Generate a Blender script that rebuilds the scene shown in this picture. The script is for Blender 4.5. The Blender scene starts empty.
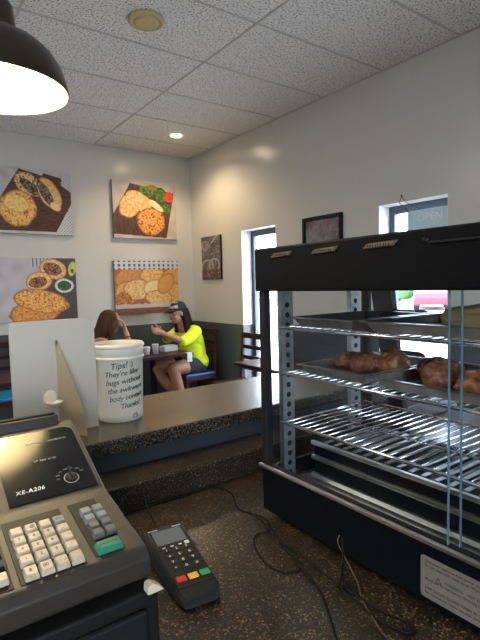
import bpy, bmesh, math, random
from mathutils import Vector, Matrix, noise, Euler
random.seed(7)
C = bpy.context.scene.collection
PI = math.pi
V = Vector

# ------------------------------------------------------------------ materials
def new_mat(name):
    m = bpy.data.materials.new(name); m.use_nodes = True
    nt = m.node_tree; b = nt.nodes['Principled BSDF']
    return m, nt, b

def mat(name, col, rough=.5, metal=0., nscale=0, namt=0., bump=0., bscale=None, spec=.5, coat=0., col2=None, stretch=None, emit=None, estr=0., sss=0.):
    m, nt, b = new_mat(name)
    b.inputs['Base Color'].default_value = (*col, 1)
    b.inputs['Roughness'].default_value = rough
    b.inputs['Metallic'].default_value = metal
    b.inputs['Specular IOR Level'].default_value = spec
    if coat: b.inputs['Coat Weight'].default_value = coat
    if sss:
        b.inputs['Subsurface Weight'].default_value = sss
        b.inputs['Subsurface Radius'].default_value = (.02, .008, .004)
    if emit:
        b.inputs['Emission Color'].default_value = (*emit, 1); b.inputs['Emission Strength'].default_value = estr
    if nscale or bump:
        tc = nt.nodes.new('ShaderNodeTexCoord'); src = tc.outputs['Object']
        if stretch:
            mp = nt.nodes.new('ShaderNodeMapping'); mp.inputs['Scale'].default_value = stretch
            nt.links.new(src, mp.inputs[0]); src = mp.outputs[0]
    if nscale:
        n = nt.nodes.new('ShaderNodeTexNoise'); n.inputs['Scale'].default_value = nscale; n.inputs['Detail'].default_value = 5
        nt.links.new(src, n.inputs['Vector'])
        r = nt.nodes.new('ShaderNodeValToRGB')
        c2 = col2 or tuple(max(0, c * (1 - namt)) for c in col)
        r.color_ramp.elements[0].position = .32; r.color_ramp.elements[1].position = .68
        r.color_ramp.elements[0].color = (*c2, 1); r.color_ramp.elements[1].color = (*col, 1)
        nt.links.new(n.outputs['Fac'], r.inputs['Fac']); nt.links.new(r.outputs['Color'], b.inputs['Base Color'])
    if bump:
        n2 = nt.nodes.new('ShaderNodeTexNoise'); n2.inputs['Scale'].default_value = bscale or 100; n2.inputs['Detail'].default_value = 3
        nt.links.new(src, n2.inputs['Vector'])
        bp = nt.nodes.new('ShaderNodeBump'); bp.inputs['Strength'].default_value = bump; bp.inputs['Distance'].default_value = .002
        nt.links.new(n2.outputs['Fac'], bp.inputs['Height']); nt.links.new(bp.outputs['Normal'], b.inputs['Normal'])
    return m

def wall_mat():
    m, nt, b = new_mat('wall_paint')
    tc = nt.nodes.new('ShaderNodeTexCoord'); sp = nt.nodes.new('ShaderNodeSeparateXYZ')
    geo = nt.nodes.new('ShaderNodeNewGeometry')
    nt.links.new(geo.outputs['Position'], sp.inputs[0])
    gt = nt.nodes.new('ShaderNodeMath'); gt.operation = 'GREATER_THAN'; gt.inputs[1].default_value = 1.022
    nt.links.new(sp.outputs['Z'], gt.inputs[0])
    mx = nt.nodes.new('ShaderNodeMix'); mx.data_type = 'RGBA'
    mx.inputs['A'].default_value = (.082, .098, .112, 1); mx.inputs['B'].default_value = (.60, .58, .53, 1)
    nt.links.new(gt.outputs[0], mx.inputs['Factor']); nt.links.new(mx.outputs['Result'], b.inputs['Base Color'])
    b.inputs['Roughness'].default_value = .17
    n = nt.nodes.new('ShaderNodeTexNoise'); n.inputs['Scale'].default_value = 55; n.inputs['Detail'].default_value = 3
    nt.links.new(geo.outputs['Position'], n.inputs['Vector'])
    bp = nt.nodes.new('ShaderNodeBump'); bp.inputs['Strength'].default_value = .55; bp.inputs['Distance'].default_value = .003
    nt.links.new(n.outputs['Fac'], bp.inputs['Height']); nt.links.new(bp.outputs['Normal'], b.inputs['Normal'])
    return m

def ceiling_mat():
    m, nt, b = new_mat('ceiling_tile')
    geo = nt.nodes.new('ShaderNodeNewGeometry')
    n = nt.nodes.new('ShaderNodeTexNoise'); n.inputs['Scale'].default_value = 85; n.inputs['Detail'].default_value = 2
    nt.links.new(geo.outputs['Position'], n.inputs['Vector'])
    r = nt.nodes.new('ShaderNodeValToRGB'); e = r.color_ramp.elements
    e[0].position = .36; e[0].color = (.22, .21, .20, 1); e[1].position = .46; e[1].color = (.82, .81, .78, 1)
    nt.links.new(n.outputs['Fac'], r.inputs['Fac']); nt.links.new(r.outputs['Color'], b.inputs['Base Color'])
    b.inputs['Roughness'].default_value = .9
    bp = nt.nodes.new('ShaderNodeBump'); bp.inputs['Strength'].default_value = .6; bp.inputs['Distance'].default_value = .004
    nt.links.new(r.outputs['Color'], bp.inputs['Height']); nt.links.new(bp.outputs['Normal'], b.inputs['Normal'])
    return m

def granite(name, base, mid, gold, rough, spec=.5):
    m, nt, b = new_mat(name)
    geo = nt.nodes.new('ShaderNodeNewGeometry')
    n = nt.nodes.new('ShaderNodeTexNoise'); n.inputs['Scale'].default_value = 215; n.inputs['Detail'].default_value = 5; n.inputs['Roughness'].default_value = .75
    n2 = nt.nodes.new('ShaderNodeTexVoronoi'); n2.inputs['Scale'].default_value = 170
    n3 = nt.nodes.new('ShaderNodeTexNoise'); n3.inputs['Scale'].default_value = 22; n3.inputs['Detail'].default_value = 3
    for k in (n, n2, n3): nt.links.new(geo.outputs['Position'], k.inputs['Vector'])
    r = nt.nodes.new('ShaderNodeValToRGB'); e = r.color_ramp.elements
    e[0].position = .44; e[0].color = (*base, 1); e[1].position = .57; e[1].color = (*mid, 1)
    x = e.new(.66); x.color = (*gold, 1)
    mxh = nt.nodes.new('ShaderNodeMath'); mxh.operation = 'MULTIPLY_ADD'; mxh.inputs[1].default_value = .12
    nt.links.new(n3.outputs['Fac'], mxh.inputs[0]); nt.links.new(n.outputs['Fac'], mxh.inputs[2])
    sb = nt.nodes.new('ShaderNodeMath'); sb.operation = 'SUBTRACT'; sb.inputs[1].default_value = .055
    nt.links.new(mxh.outputs[0], sb.inputs[0]); nt.links.new(sb.outputs[0], r.inputs['Fac'])
    r2 = nt.nodes.new('ShaderNodeValToRGB'); f = r2.color_ramp.elements
    f[0].position = .1; f[0].color = (.35, .35, .35, 1); f[1].position = .5; f[1].color = (1.15, 1.15, 1.15, 1)
    nt.links.new(n2.outputs['Distance'], r2.inputs['Fac'])
    mu = nt.nodes.new('ShaderNodeMix'); mu.data_type = 'RGBA'; mu.blend_type = 'MULTIPLY'; mu.inputs['Factor'].default_value = .6
    nt.links.new(r.outputs['Color'], mu.inputs['A']); nt.links.new(r2.outputs['Color'], mu.inputs['B'])
    nt.links.new(mu.outputs['Result'], b.inputs['Base Color'])
    b.inputs['Roughness'].default_value = rough; b.inputs['Specular IOR Level'].default_value = spec
    return m

def glass_mat(name, tint=(.93, .97, 1.), refl=1.):
    m, nt, b = new_mat(name); nt.nodes.remove(b)
    out = nt.nodes['Material Output']
    tr = nt.nodes.new('ShaderNodeBsdfTransparent'); tr.inputs[0].default_value = (*tint, 1)
    gl = nt.nodes.new('ShaderNodeBsdfGlossy'); gl.inputs['Roughness'].default_value = .03
    fr = nt.nodes.new('ShaderNodeFresnel'); ge = nt.nodes.new('ShaderNodeNewGeometry')
    io = nt.nodes.new('ShaderNodeMix'); io.inputs['A'].default_value = 1.45; io.inputs['B'].default_value = 1 / 1.45
    nt.links.new(ge.outputs['Backfacing'], io.inputs['Factor']); nt.links.new(io.outputs['Result'], fr.inputs['IOR'])
    mu = nt.nodes.new('ShaderNodeMath'); mu.operation = 'MULTIPLY'; mu.inputs[1].default_value = refl
    nt.links.new(fr.outputs[0], mu.inputs[0])
    mx = nt.nodes.new('ShaderNodeMixShader')
    nt.links.new(mu.outputs[0], mx.inputs[0]); nt.links.new(tr.outputs[0], mx.inputs[1]); nt.links.new(gl.outputs[0], mx.inputs[2])
    nt.links.new(mx.outputs[0], out.inputs['Surface'])
    return m

def print_mat(name, rough=.6):
    m, nt, b = new_mat(name)
    a = nt.nodes.new('ShaderNodeAttribute'); a.attribute_name = 'print'
    nt.links.new(a.outputs['Color'], b.inputs['Base Color']); b.inputs['Roughness'].default_value = rough
    return m

M = dict(
    wall=wall_mat(), ceil=ceiling_mat(),
    grid=mat('ceiling_grid_metal', (.52, .51, .49), .6),
    floor=mat('floor_tile', (.34, .29, .25), .4, nscale=6, namt=.4),
    darkwall=mat('unseen_dark_wall', (.07, .05, .04), .6, nscale=4, namt=.4, stretch=(1, 6, .4)),  # unseen left wall, made dark to keep reflections in the warmer low
    white=mat('white_paint', (.80, .80, .80), .5),
    cframe=mat('window_frame_bronze', (.10, .12, .15), .4, .4),
    ledge=granite('granite_laminate', (.006, .006, .006), (.050, .040, .028), (.34, .27, .17), .27, .95),
    counter=granite('granite_laminate_low', (.004, .004, .0035), (.021, .016, .012), (.46, .30, .15), .30),
    panel=mat('slate_blue_paint', (.028, .036, .046), .45, nscale=8, namt=.2),
    cabinet=mat('dark_cabinet', (.03, .025, .022), .5),
    canvas=print_mat('canvas_print', .62), photo=print_mat('photo_print', .35), relief=print_mat('relief_metal', .3),
    canvas_side=mat('canvas_side', (.20, .16, .14), .8),
    black=mat('black_enamel', (.004, .0046, .0065), .5, spec=.10, nscale=40, namt=.3),
    matblack=mat('matte_black', (.009, .0095, .012), .6, spec=.25),
    steel=mat('brushed_steel', (.62, .62, .62), .28, 1., bump=.15, bscale=300),
    steelrough=mat('galvanised_steel', (.50, .51, .52), .42, 1., nscale=60, namt=.3),
    chrome=mat('chrome_wire', (.78, .79, .8), .13, 1.),
    alu=mat('aluminium_pan', (.55, .54, .52), .3, 1., nscale=30, namt=.35),
    hole=mat('dark_hole', (.01, .01, .01), .8),
    glass=glass_mat('clear_glass', (.96, .98, 1.), .4), wglass=glass_mat('window_glass', (.95, .98, 1.)),
    gedge=mat('glass_edge', (.09, .17, .20), .15, 0, spec=.6),
    louvre=mat('bronze_mesh', (.36, .27, .18), .5, .6, nscale=500, namt=.7),
    tag=mat('printed_plate', (.17, .15, .125), .5), ink=mat('dark_ink', (.02, .02, .02), .6),
    bread=mat('baked_pastry', (.50, .24, .08), .5, nscale=55, col2=(.20, .06, .02), bump=.9, bscale=90),
    bread2=mat('dark_baked_pastry', (.34, .12, .05), .45, nscale=60, col2=(.06, .016, .009), bump=1., bscale=90),
    loaf=mat('golden_loaf', (.92, .72, .38), .5, nscale=18, col2=(.72, .46, .18), bump=.3, bscale=60),
    reg=mat('taupe_register_plastic', (.036, .030, .024), .42, nscale=300, namt=.12, bump=.2, bscale=700),
    regdark=mat('dark_register_plastic', (.010, .0095, .009), .5, spec=.25),
    regpanel=mat('black_gloss_panel', (.010, .010, .011), .12, nscale=25, namt=.4),
    cream=mat('cream_key', (.60, .50, .37), .4, nscale=160, namt=.25),
    greykey=mat('grey_key', (.13, .13, .13), .4, nscale=160, namt=.2),
    lightgreykey=mat('pale_grey_key', (.24, .25, .26), .4, nscale=160, namt=.2),
    greenkey=mat('green_key', (.03, .22, .13), .4),
    ghost=mat('white_ink', (.78, .76, .70), .5), greyink=mat('grey_ink', (.35, .34, .32), .5),
    term=mat('charcoal_terminal', (.013, .013, .014), .42, spec=.3), termlight=mat('charcoal_side', (.024, .023, .021), .42, spec=.3),
    lcd=mat('grey_lcd', (.13, .15, .165), .2), red=mat('red_key', (.62, .03, .02), .4), yellow=mat('yellow_key', (.85, .50, .04), .4),
    green=mat('green_terminal_key', (.02, .32, .10), .4),
    gold=mat('gold_strip', (.35, .25, .08), .35, .6),
    cable=mat('black_cable', (.006, .006, .006), .6, spec=.2), twine=mat('tan_cord', (.08, .055, .03), .8),
    paper=mat('cream_paper', (.62, .54, .38), .8),
    bucket=mat('white_bucket_plastic', (.64, .59, .50), .35, sss=.05),
    board=mat('white_foam_board', (.50, .465, .40), .45), boardedge=mat('cream_card', (.60, .50, .36), .7),
    marker=mat('black_marker', (.012, .012, .015), .5),
    bronze=mat('dark_bronze_enamel', (.040, .027, .018), .3, .5),
    enamel=mat('white_enamel', (.85, .80, .62), .5),
    bulb=mat('lit_bulb', (1, 1, 1), .5, emit=(1., .86, .52), estr=30),
    canlight=mat('lit_lens', (1, 1, 1), .5, emit=(1., .80, .48), estr=60),
    fill_panel=mat('fill_panel_glow', (1, 1, 1), .5, emit=(1., .95, .88), estr=7),  # glow of the overhead panels added as fill light
    beige=mat('beige_speaker_plastic', (.56, .45, .20), .6),
    wood=mat('mahogany_wood', (.065, .016, .012), .4, nscale=9, col2=(.018, .006, .006), spec=.3, stretch=(1, 9, 1)),
    vinyl=mat('blue_vinyl', (.03, .10, .42), .35), vinylteal=mat('teal_blue_vinyl', (.02, .26, .52), .35),
    skin=mat('skin', (.46, .23, .14), .5, sss=.1, nscale=20, namt=.08),
    hair=mat('dark_brown_hair', (.020, .010, .007), .65, spec=.2, nscale=40, namt=.5, stretch=(1, 1, .1)),
    hair2=mat('brown_hair', (.085, .038, .018), .6, spec=.2, nscale=40, namt=.5, stretch=(1, 1, .1)),
    neon=mat('neon_yellow_cloth', (.78, .92, .02), .8, nscale=14, namt=.12, bump=.4, bscale=30),
    shorts=mat('dark_shorts', (.022, .026, .034), .8), cap=mat('black_cap_cloth', (.018, .02, .03), .8),
    capwhite=mat('white_cap_front', (.75, .76, .78), .8, nscale=70, col2=(.12, .13, .15)),
    lips=mat('lip', (.42, .10, .09), .5), eye=mat('eye_dark', (.03, .02, .015), .3),
    shoe=mat('grey_shoe', (.2, .2, .22), .7), tank=mat('dark_tank_top', (.03, .025, .03), .8), denim=mat('denim', (.05, .08, .14), .8),
    paperwhite=mat('white_paper', (.78, .78, .80), .7), sign=mat('pale_sign', (.50, .66, .72), .4),
    asphalt=mat('asphalt', (.45, .45, .46), .8, nscale=5, namt=.2), leaf=mat('leaf_green', (.10, .22, .05), .7, nscale=6, namt=.5),
    carred=mat('car_red', (.5, .03, .04), .2), carblue=mat('car_teal', (.08, .28, .42), .2), carglass=mat('car_glass', (.05, .07, .09), .1),
    tyre=mat('tyre', (.02, .02, .02), .8), stucco=mat('pale_stucco', (.75, .73, .68), .8),
)

# ------------------------------------------------------------------ mesh helpers
def obj(name, bm, m, parent=None, smooth=False):
    me = bpy.data.meshes.new(name)
    if parent is not None:
        mw = Matrix.Identity(4); p = parent
        while p is not None:
            mw = p.matrix_basis @ mw; p = p.parent
        bm.transform(mw.inverted())
    bmesh.ops.recalc_face_normals(bm, faces=bm.faces)
    bm.to_mesh(me); bm.free()
    if smooth:
        for p in me.polygons: p.use_smooth = True
    ms = m if isinstance(m, (list, tuple)) else [m]
    for k in ms: me.materials.append(M[k] if isinstance(k, str) else k)
    o = bpy.data.objects.new(name, me); C.objects.link(o)
    if parent is not None: o.parent = parent
    if smooth == 'auto':
        pass
    return o

def thing(name, label, cat, loc=(0, 0, 0), rz=0, group=None):
    o = bpy.data.objects.new(name, None); C.objects.link(o); o.empty_display_size = .05
    o.location = loc; o.rotation_euler = (0, 0, rz); o['label'] = label; o['category'] = cat
    o.matrix_basis = Matrix.Translation(loc) @ Matrix.Rotation(rz, 4, 'Z')
    if group: o['group'] = group
    return o
def tag(o, label, cat, group=None):
    o['label'] = label; o['category'] = cat
    if group: o['group'] = group
    return o
def struct(name, bm, m, smooth=False, label=None):
    o = obj(name, bm, m, None, smooth); o['kind'] = 'structure'
    if label: o['label'] = label
    return o
def NB(): return bmesh.new()

def box(bm, x0, x1, y0, y1, z0, z1, bev=0., seg=2, mx=None, mi=0):
    t = bmesh.new()
    vs = [t.verts.new((x, y, z)) for x in (x0, x1) for y in (y0, y1) for z in (z0, z1)]
    for f in ((0, 1, 3, 2), (4, 6, 7, 5), (0, 4, 5, 1), (2, 3, 7, 6), (0, 2, 6, 4), (1, 5, 7, 3)):
        t.faces.new([vs[i] for i in f])
    bmesh.ops.recalc_face_normals(t, faces=t.faces)
    if bev: bmesh.ops.bevel(t, geom=t.edges[:], offset=bev, segments=seg, affect='EDGES', profile=.5)
    if mx is not None: t.transform(mx)
    for f in t.faces: f.material_index = mi
    merge(bm, t); return bm
def merge(bm, t):
    me = bpy.data.meshes.new('tmp'); t.to_mesh(me); t.free(); bm.from_mesh(me); bpy.data.meshes.remove(me)

def frame_along(d):
    d = d.normalized(); a = V((0, 0, 1)) if abs(d.z) < .9 else V((1, 0, 0))
    s = d.cross(a).normalized(); return s, s.cross(d).normalized()
def ring(bm, c, s, u, r, n, sx=1.):
    return [bm.verts.new(c + s * (math.cos(2 * PI * i / n) * r * sx) + u * (math.sin(2 * PI * i / n) * r)) for i in range(n)]
def bridge(bm, a, b):
    n = len(a)
    for i in range(n): bm.faces.new((a[i], a[(i + 1) % n], b[(i + 1) % n], b[i]))
def tube(bm, pts, r, n=8, cap=True, closed=False):
    pts = [V(p) for p in pts]; rs = r if isinstance(r, (list, tuple)) else [r] * len(pts)
    rings = []; s = None
    for i, p in enumerate(pts):
        if closed: d = pts[(i + 1) % len(pts)] - pts[i - 1]
        else: d = (pts[min(i + 1, len(pts) - 1)] - pts[max(i - 1, 0)])
        d.normalize()
        if s is None: s, u = frame_along(d)
        else:
            s = (s - d * s.dot(d)).normalized(); u = s.cross(d).normalized()
        rings.append(ring(bm, p, s, u, rs[i], n))
    for a, b in zip(rings, rings[1:]): bridge(bm, a, b)
    if closed: bridge(bm, rings[-1], rings[0])
    elif cap: bm.faces.new(rings[0][::-1]); bm.faces.new(rings[-1])
    return bm
def cyl(bm, p0, p1, r, n=16): return tube(bm, [p0, p1], r, n)
def lathe(bm, c, prof, n=32, sy=1.):
    c = V(c); rings = []
    for r, z in prof:
        if r < 1e-6: rings.append([bm.verts.new(c + V((0, 0, z)))])
        else: rings.append([bm.verts.new(c + V((math.cos(2 * PI * i / n) * r, math.sin(2 * PI * i / n) * r * sy, z))) for i in range(n)])
    for a, b in zip(rings, rings[1:]):
        if len(a) == 1 and len(b) == 1: continue
        for i in range(n):
            j = (i + 1) % n
            if len(a) == 1: bm.faces.new((a[0], b[j], b[i]))
            elif len(b) == 1: bm.faces.new((a[i], a[j], b[0]))
            else: bm.faces.new((a[i], a[j], b[j], b[i]))
    return bm
def ell(bm, c, r, mx=None, n=20, m=12):
    prof = [(math.sin(PI * k / m), -math.cos(PI * k / m)) for k in range(m + 1)]
    t = bmesh.new(); lathe(t, (0, 0, 0), [(max(0, a) if 0 < k < m else 0, b) for k, (a, b) in enumerate(prof)], n)
    t.transform(Matrix.Translation(c) @ (mx or Matrix.Identity(4)) @ Matrix.Diagonal((*r, 1)))
    merge(bm, t); return bm
def prism(bm, poly, a, b, axis='x', bev=0.):
    """poly: (y,z) pairs for axis x, (x,z) for y, (x,y) for z"""
    def P(p, t): return {'x': (t, p[0], p[1]), 'y': (p[0], t, p[1]), 'z': (p[0], p[1], t)}[axis]
    t = bmesh.new()
    A = [t.verts.new(P(p, a)) for p in poly]; B = [t.verts.new(P(p, b)) for p in poly]
    t.faces.new(A[::-1]); t.faces.new(B); bridge(t, A, B)
    bmesh.ops.recalc_face_normals(t, faces=t.faces)
    if bev: bmesh.ops.bevel(t, geom=t.edges[:], offset=bev, segments=3, affect='EDGES', profile=.5)
    merge(bm, t); return bm
def catmull(pts, k=8):
    P = [V(p) for p in pts]; P = [P[0] * 2 - P[1]] + P + [P[-1] * 2 - P[-2]]; out = []
    for i in range(1, len(P) - 2):
        for j in range(k):
            t = j / k
            out.append(.5 * ((2 * P[i]) + (P[i + 1] - P[i - 1]) * t + (2 * P[i - 1] - 5 * P[i] + 4 * P[i + 1] - P[i + 2]) * t * t + (3 * P[i] - P[i - 1] - 3 * P[i + 1] + P[i + 2]) * t ** 3))
    out.append(P[-2]); return out
def basis(o, ex, ey, ez):
    m = Matrix.Identity(4)
    for i in range(3): m[i][0] = ex[i]; m[i][1] = ey[i]; m[i][2] = ez[i]; m[i][3] = o[i]
    return m
def text_bm(s, size, mx, shear=0., fn=None, ext=.0003, align='LEFT', sp=1.):
    cu = bpy.data.curves.new('t', 'FONT'); cu.body = s; cu.size = size; cu.shear = shear; cu.extrude = ext; cu.align_x = align
    cu.resolution_u = 3; cu.space_character = sp
    ob = bpy.data.objects.new('t', cu); me = bpy.data.meshes.new_from_object(ob)
    bm = bmesh.new(); bm.from_mesh(me)
    bpy.data.objects.remove(ob); bpy.data.curves.remove(cu); bpy.data.meshes.remove(me)
    if fn:
        for v in bm.verts: v.co = fn(v.co)
    else: bm.transform(mx)
    return bm

# ------------------------------------------------------------------ camera
CZ = 1.47
yaw, pitch, roll = [math.radians(a) for a in (35.824, 4.26, -1.517)]
f = V((math.sin(yaw) * math.cos(pitch), math.cos(yaw) * math.cos(pitch), -math.sin(pitch)))
r = V((math.cos(yaw), -math.sin(yaw), 0)); u = r.cross(f)
r2 = r * math.cos(roll) + u * math.sin(roll); u2 = -r * math.sin(roll) + u * math.cos(roll)
cam = bpy.data.cameras.new('camera'); cam.sensor_fit = 'VERTICAL'; cam.sensor_height = 24; cam.lens = 24 * 480 / 640; cam.clip_start = .02
co = bpy.data.objects.new('camera', cam); C.objects.link(co)
co.matrix_world = basis(V((0, 0, CZ)), r2, u2, -f)
bpy.context.scene.camera = co

# ------------------------------------------------------------------ room shell
XR, YB, H = 3.11, 5.30, 3.048
XL, YF = -3.2, -2.6
b = NB(); box(b, XL - .2, XR + .22, YF - .2, YB + .2, -.1, 0); struct('floor', b, 'floor')
b = NB(); box(b, XL - .2, XR + .22, YF - .2, YB + .2, H, H + .12); struct('ceiling', b, 'ceil')
b = NB(); box(b, XL - .2, XR + .22, YB, YB + .2, 0, H); struct('wall_back', b, 'wall')
b = NB(); box(b, XL - .2, XL, YF - .2, YB, 0, H); struct('wall_left', b, 'darkwall')
WT = .21; WZ0, WZ1 = .30, 2.05
wins = [(3.668, 4.246), (1.850, 2.427), (.03, .607)]
b = NB(); y = YB
edges = []
for (a, c) in wins:
    box(b, XR, XR + WT, c, y, 0, H); box(b, XR, XR + WT, a, c, 0, WZ0); box(b, XR, XR + WT, a, c, WZ1, H); y = a
box(b, XR, XR + WT, YF, y, 0, H)
struct('wall_right', b, 'wall')
b = NB(); LW = (-3.0, -.5)  # opening added in the unseen front wall to let daylight in
box(b, XL, LW[0], YF - .2, YF, 0, H); box(b, LW[1], XR, YF - .2, YF, 0, H)
box(b, *LW, YF - .2, YF, 0, .5); box(b, *LW, YF - .2, YF, 2.55, H); struct('wall_front', b, 'wall')
for i, (a, c) in enumerate(wins):
    b = NB(); X0, X1 = XR + .13, XR + .18; w = .05
    box(b, X0, X1, a, a + w, WZ0, WZ1, .004); box(b, X0, X1, c - w, c, WZ0, WZ1, .004)
    box(b, X0, X1, a + w, c - w, WZ0, WZ0 + w, .004); box(b, X0, X1, a + w, c - w, WZ1 - w - .015, WZ1, .004)
    wf = struct('window_%d' % (i + 1), b, 'cframe')
    b = NB(); box(b, XR + .152, XR + .158, a + w, c - w, WZ0 + w, WZ1 - w - .015); obj('pane', b, 'wglass', wf)
    b = NB(); box(b, XR + .001, XR + .129, c - .0035, c - .0005, 1.022, WZ1 - .001)
    box(b, XR + .001, XR + .129, a + .0005, a + .0035, 1.022, WZ1 - .001)
    box(b, XR + .001, XR + .129, a, c, WZ1 - .0035, WZ1 - .0005); obj('white_reveal', b, 'white', wf)
b = NB()
for k in range(4):
    x = LW[0] + k * (LW[1] - LW[0] - .05) / 3; box(b, x, x + .05, YF - .12, YF - .06, .5, 2.55, .004)
box(b, *LW, YF - .12, YF - .06, .5, .55, .004); box(b, *LW, YF - .12, YF - .06, 2.5, 2.55, .004)
wf = struct('window_4', b, 'cframe'); b = NB(); box(b, LW[0], LW[1], YF - .095, YF - .088, .55, 2.5); obj('pane', b, 'wglass', wf)  # unseen window, added to light the back wall from the front
# ceiling grid
b = NB(); gw = .0075
y = YB - .482
while y > YF:
    box(b, XL, XR, y - gw, y + gw, H - .0035, H); y -= .61
x = 1.903
while x > XL:
    box(b, x - gw, x + gw, YF, YB, H - .0042, H); x -= 1.22
box(b, XL, XR, YB - .018, YB, H - .004, H + .001); box(b, XR - .018, XR, YF, YB, H - .004, H + .001)
struct('trim_1', b, 'grid', label='painted metal grid between the ceiling tiles')
b = NB(); box(b, XL, XR, YB - .012, YB, 0, .1, .003); struct('baseboard_back', b, 'matblack')
b = NB(); box(b, XR - .012, XR, YF, YB, 0, .1, .003); struct('baseboard_right', b, 'matblack')

# ------------------------------------------------------------------ ceiling fixtures
t = thing('ceiling_speaker', 'round beige speaker disc set in the speckled ceiling tiles', 'speaker', (1.325, 2.70, H - .004))
b = NB(); lathe(b, (1.325, 2.70, H - .004), [(0, -.012), (.075, -.012), (.08, -.014), (.083, -.020), (.098, -.018), (.104, -.008), (.104, 0), (0, 0)], 40); obj('rim', b, 'beige', t, True)
b = NB(); lathe(b, (1.325, 2.70, H - .024), [(0, -.006), (.05, -.005), (.074, -.001), (.074, .006), (0, .006)], 40); obj('grille', b, 'beige', t, True)
t = thing('recessed_light', 'small round lit recessed downlight near the ceiling corner', 'ceiling light', (2.525, 4.555, H - .004))
b = NB(); lathe(b, (2.525, 4.555, H - .004), [(.052, 0), (.054, -.008), (.066, -.008), (.072, 0)], 32); obj('trim_ring', b, 'white', t, True)
b = NB(); lathe(b, (2.525, 4.555, H - .004), [(0, -.006), (.04, -.005), (.0515, 0), (0, 0)], 32); obj('lens', b, 'canlight', t, True)
b = NB()
for k, (x, y) in enumerate([(-1.15, 3.61), (-1.15, 2.39), (-2.37, 3.61), (-1.15, -1.88)]):  # unseen glowing panels added to brighten the room
    t = thing('fill_light_panel', 'rectangular fill light panel added out of frame, %s' % ('nearest the back wall', 'above the seating aisle', 'beside the unseen dark wall', 'at the kitchen end')[k], 'ceiling light', (x, y, H - .004), 0, 'added fill light panels')
    b = NB(); box(b, x - .6, x + .6, y - .29, y + .29, H - .03, H - .004, .004); obj('frame', b, 'white', t)
    b = NB(); box(b, x - .57, x + .57, y - .26, y + .26, H - .034, H - .029); obj('diffuser', b, 'fill_panel', t)

# pendant lamp
LX, LY, LZ = .237, 1.329, 1.9596
t = thing('pendant_lamp', 'dark bronze barn style pendant lamp, lit, hanging at the upper left', 'lamp', (LX, LY, LZ))
b = NB(); outer = [(.190, 0), (.192, .004), (.187, .028), (.176, .065), (.158, .096), (.130, .122), (.098, .140), (.072, .150), (.064, .153), (.062, .165), (.058, .222), (.052, .232), (.02, .238), (0, .238)]
inner = [(0, .228), (.045, .222), (.055, .165), (.066, .147), (.095, .133), (.126, .116), (.152, .092), (.170, .063), (.181, .028), (.186, .003), (.190, 0)]
lathe(b, (LX, LY, LZ), [(r_ * .9, z * .9) for r_, z in outer], 56); obj('shade', b, 'bronze', t, True)
b = NB(); lathe(b, (LX, LY, LZ - .0005), [(r_ * .9 - .0015 if r_ else 0, z * .9) for r_, z in inner], 56); obj('reflector', b, 'enamel', t, True)
b = NB(); lathe(b, (LX, LY, LZ), [(0, .212), (.012, .213), (.010, .236), (.0035, .242), (.0035, 1.06), (.05, 1.062), (.05, H - LZ - .004), (0, H - LZ - .004)], 24); obj('cord', b, 'matblack', t, True)
b = NB(); ell(b, (LX, LY, LZ + .078), (.034, .034, .040)); lathe(b, (LX, LY, LZ + .108), [(.018, 0), (.016, .045), (0, .045)], 16); obj('bulb', b, 'bulb', t, True)

# ------------------------------------------------------------------ painted canvases
def lin(c): return tuple((x / 255) ** 2.2 for x in c)
def nz(x, y, s, seed=0): return noise.noise(V((x * s, y * s, seed * 7.3)))
def painted(name, parent, fn, px, mx, w, h, nx, ny, m):
    """flat print: a grid coloured by fn(picture x, picture y)"""
    bm = bmesh.new(); lay = bm.loops.layers.float_color.new('print')
    vs = [[bm.verts.new(mx @ V((w * i / nx, h * j / ny, 0))) for i in range(nx + 1)] for j in range(ny + 1)]
    for j in range(ny):
        for i in range(nx):
            fc = bm.faces.new((vs[j][i], vs[j][i + 1], vs[j + 1][i + 1], vs[j + 1][i]))
            X = px[0] + (px[1] - px[0]) * (i + .5) / nx; Y = px[3] + (px[2] - px[3]) * (j + .5) / ny
            c = fn(X, Y)
            for l in fc.loops: l[lay] = (*c, 1)
    me = bpy.data.meshes.new(name)
    if parent: bm.transform(parent.matrix_basis.inverted())
    bm.to_mesh(me); bm.free(); me.materials.append(M[m]); o = bpy.data.objects.new(name, me); C.objects.link(o)
    if parent: o.parent = parent
    return o
def mixc(a, b_, t): t = max(0, min(1, t)); return tuple(x + (y - x) * t for x, y in zip(a, b_))
def inpoly(x, y, P):
    c = False; j = len(P) - 1
    for i in range(len(P)):
        if (P[i][1] > y) != (P[j][1] > y) and x < (P[j][0] - P[i][0]) * (y - P[i][1]) / (P[j][1] - P[i][1]) + P[i][0]: c = not c
        j = i
    return c
def blob_at(x, y, e):
    cx, cy, rx, ry, an = e[:5]; a = math.radians(an); dx, dy = x - cx, y - cy
    X = dx * math.cos(a) + dy * math.sin(a); Y = -dx * math.sin(a) + dy * math.cos(a)
    d = math.hypot(X / rx, Y / ry); return d + .08 * nz(x, y, .16, cx)
def food(x, y, col, lst):
    for e in lst:
        d = blob_at(x, y, e)
        if d < 1:
            c1, c2 = e[5], e[6]
            n = .5 + .9 * nz(x, y, .45, 3) + .5 * nz(x, y, 1.1, 5)
            c = mixc(c1, c2, n)
            if d > .86: c = mixc(c, e[7], (d - .86) / .14)
            if len(e) > 8 and nz(x, y, .5, 11) > .28: c = e[8]
            col = c
    return col
cr, go, br, dk = lin((238, 205, 150)), lin((214, 150, 74)), lin((150, 82, 42)), lin((62, 40, 34))
boardc, boardc2 = lin((98, 66, 54)), lin((70, 46, 40))
gr1, gr2 = lin((96, 142, 48)), lin((40, 66, 34)); whitebg = lin((196, 192, 188)); lilac = lin((170, 166, 172)); slate = lin((70, 66, 72))
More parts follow.
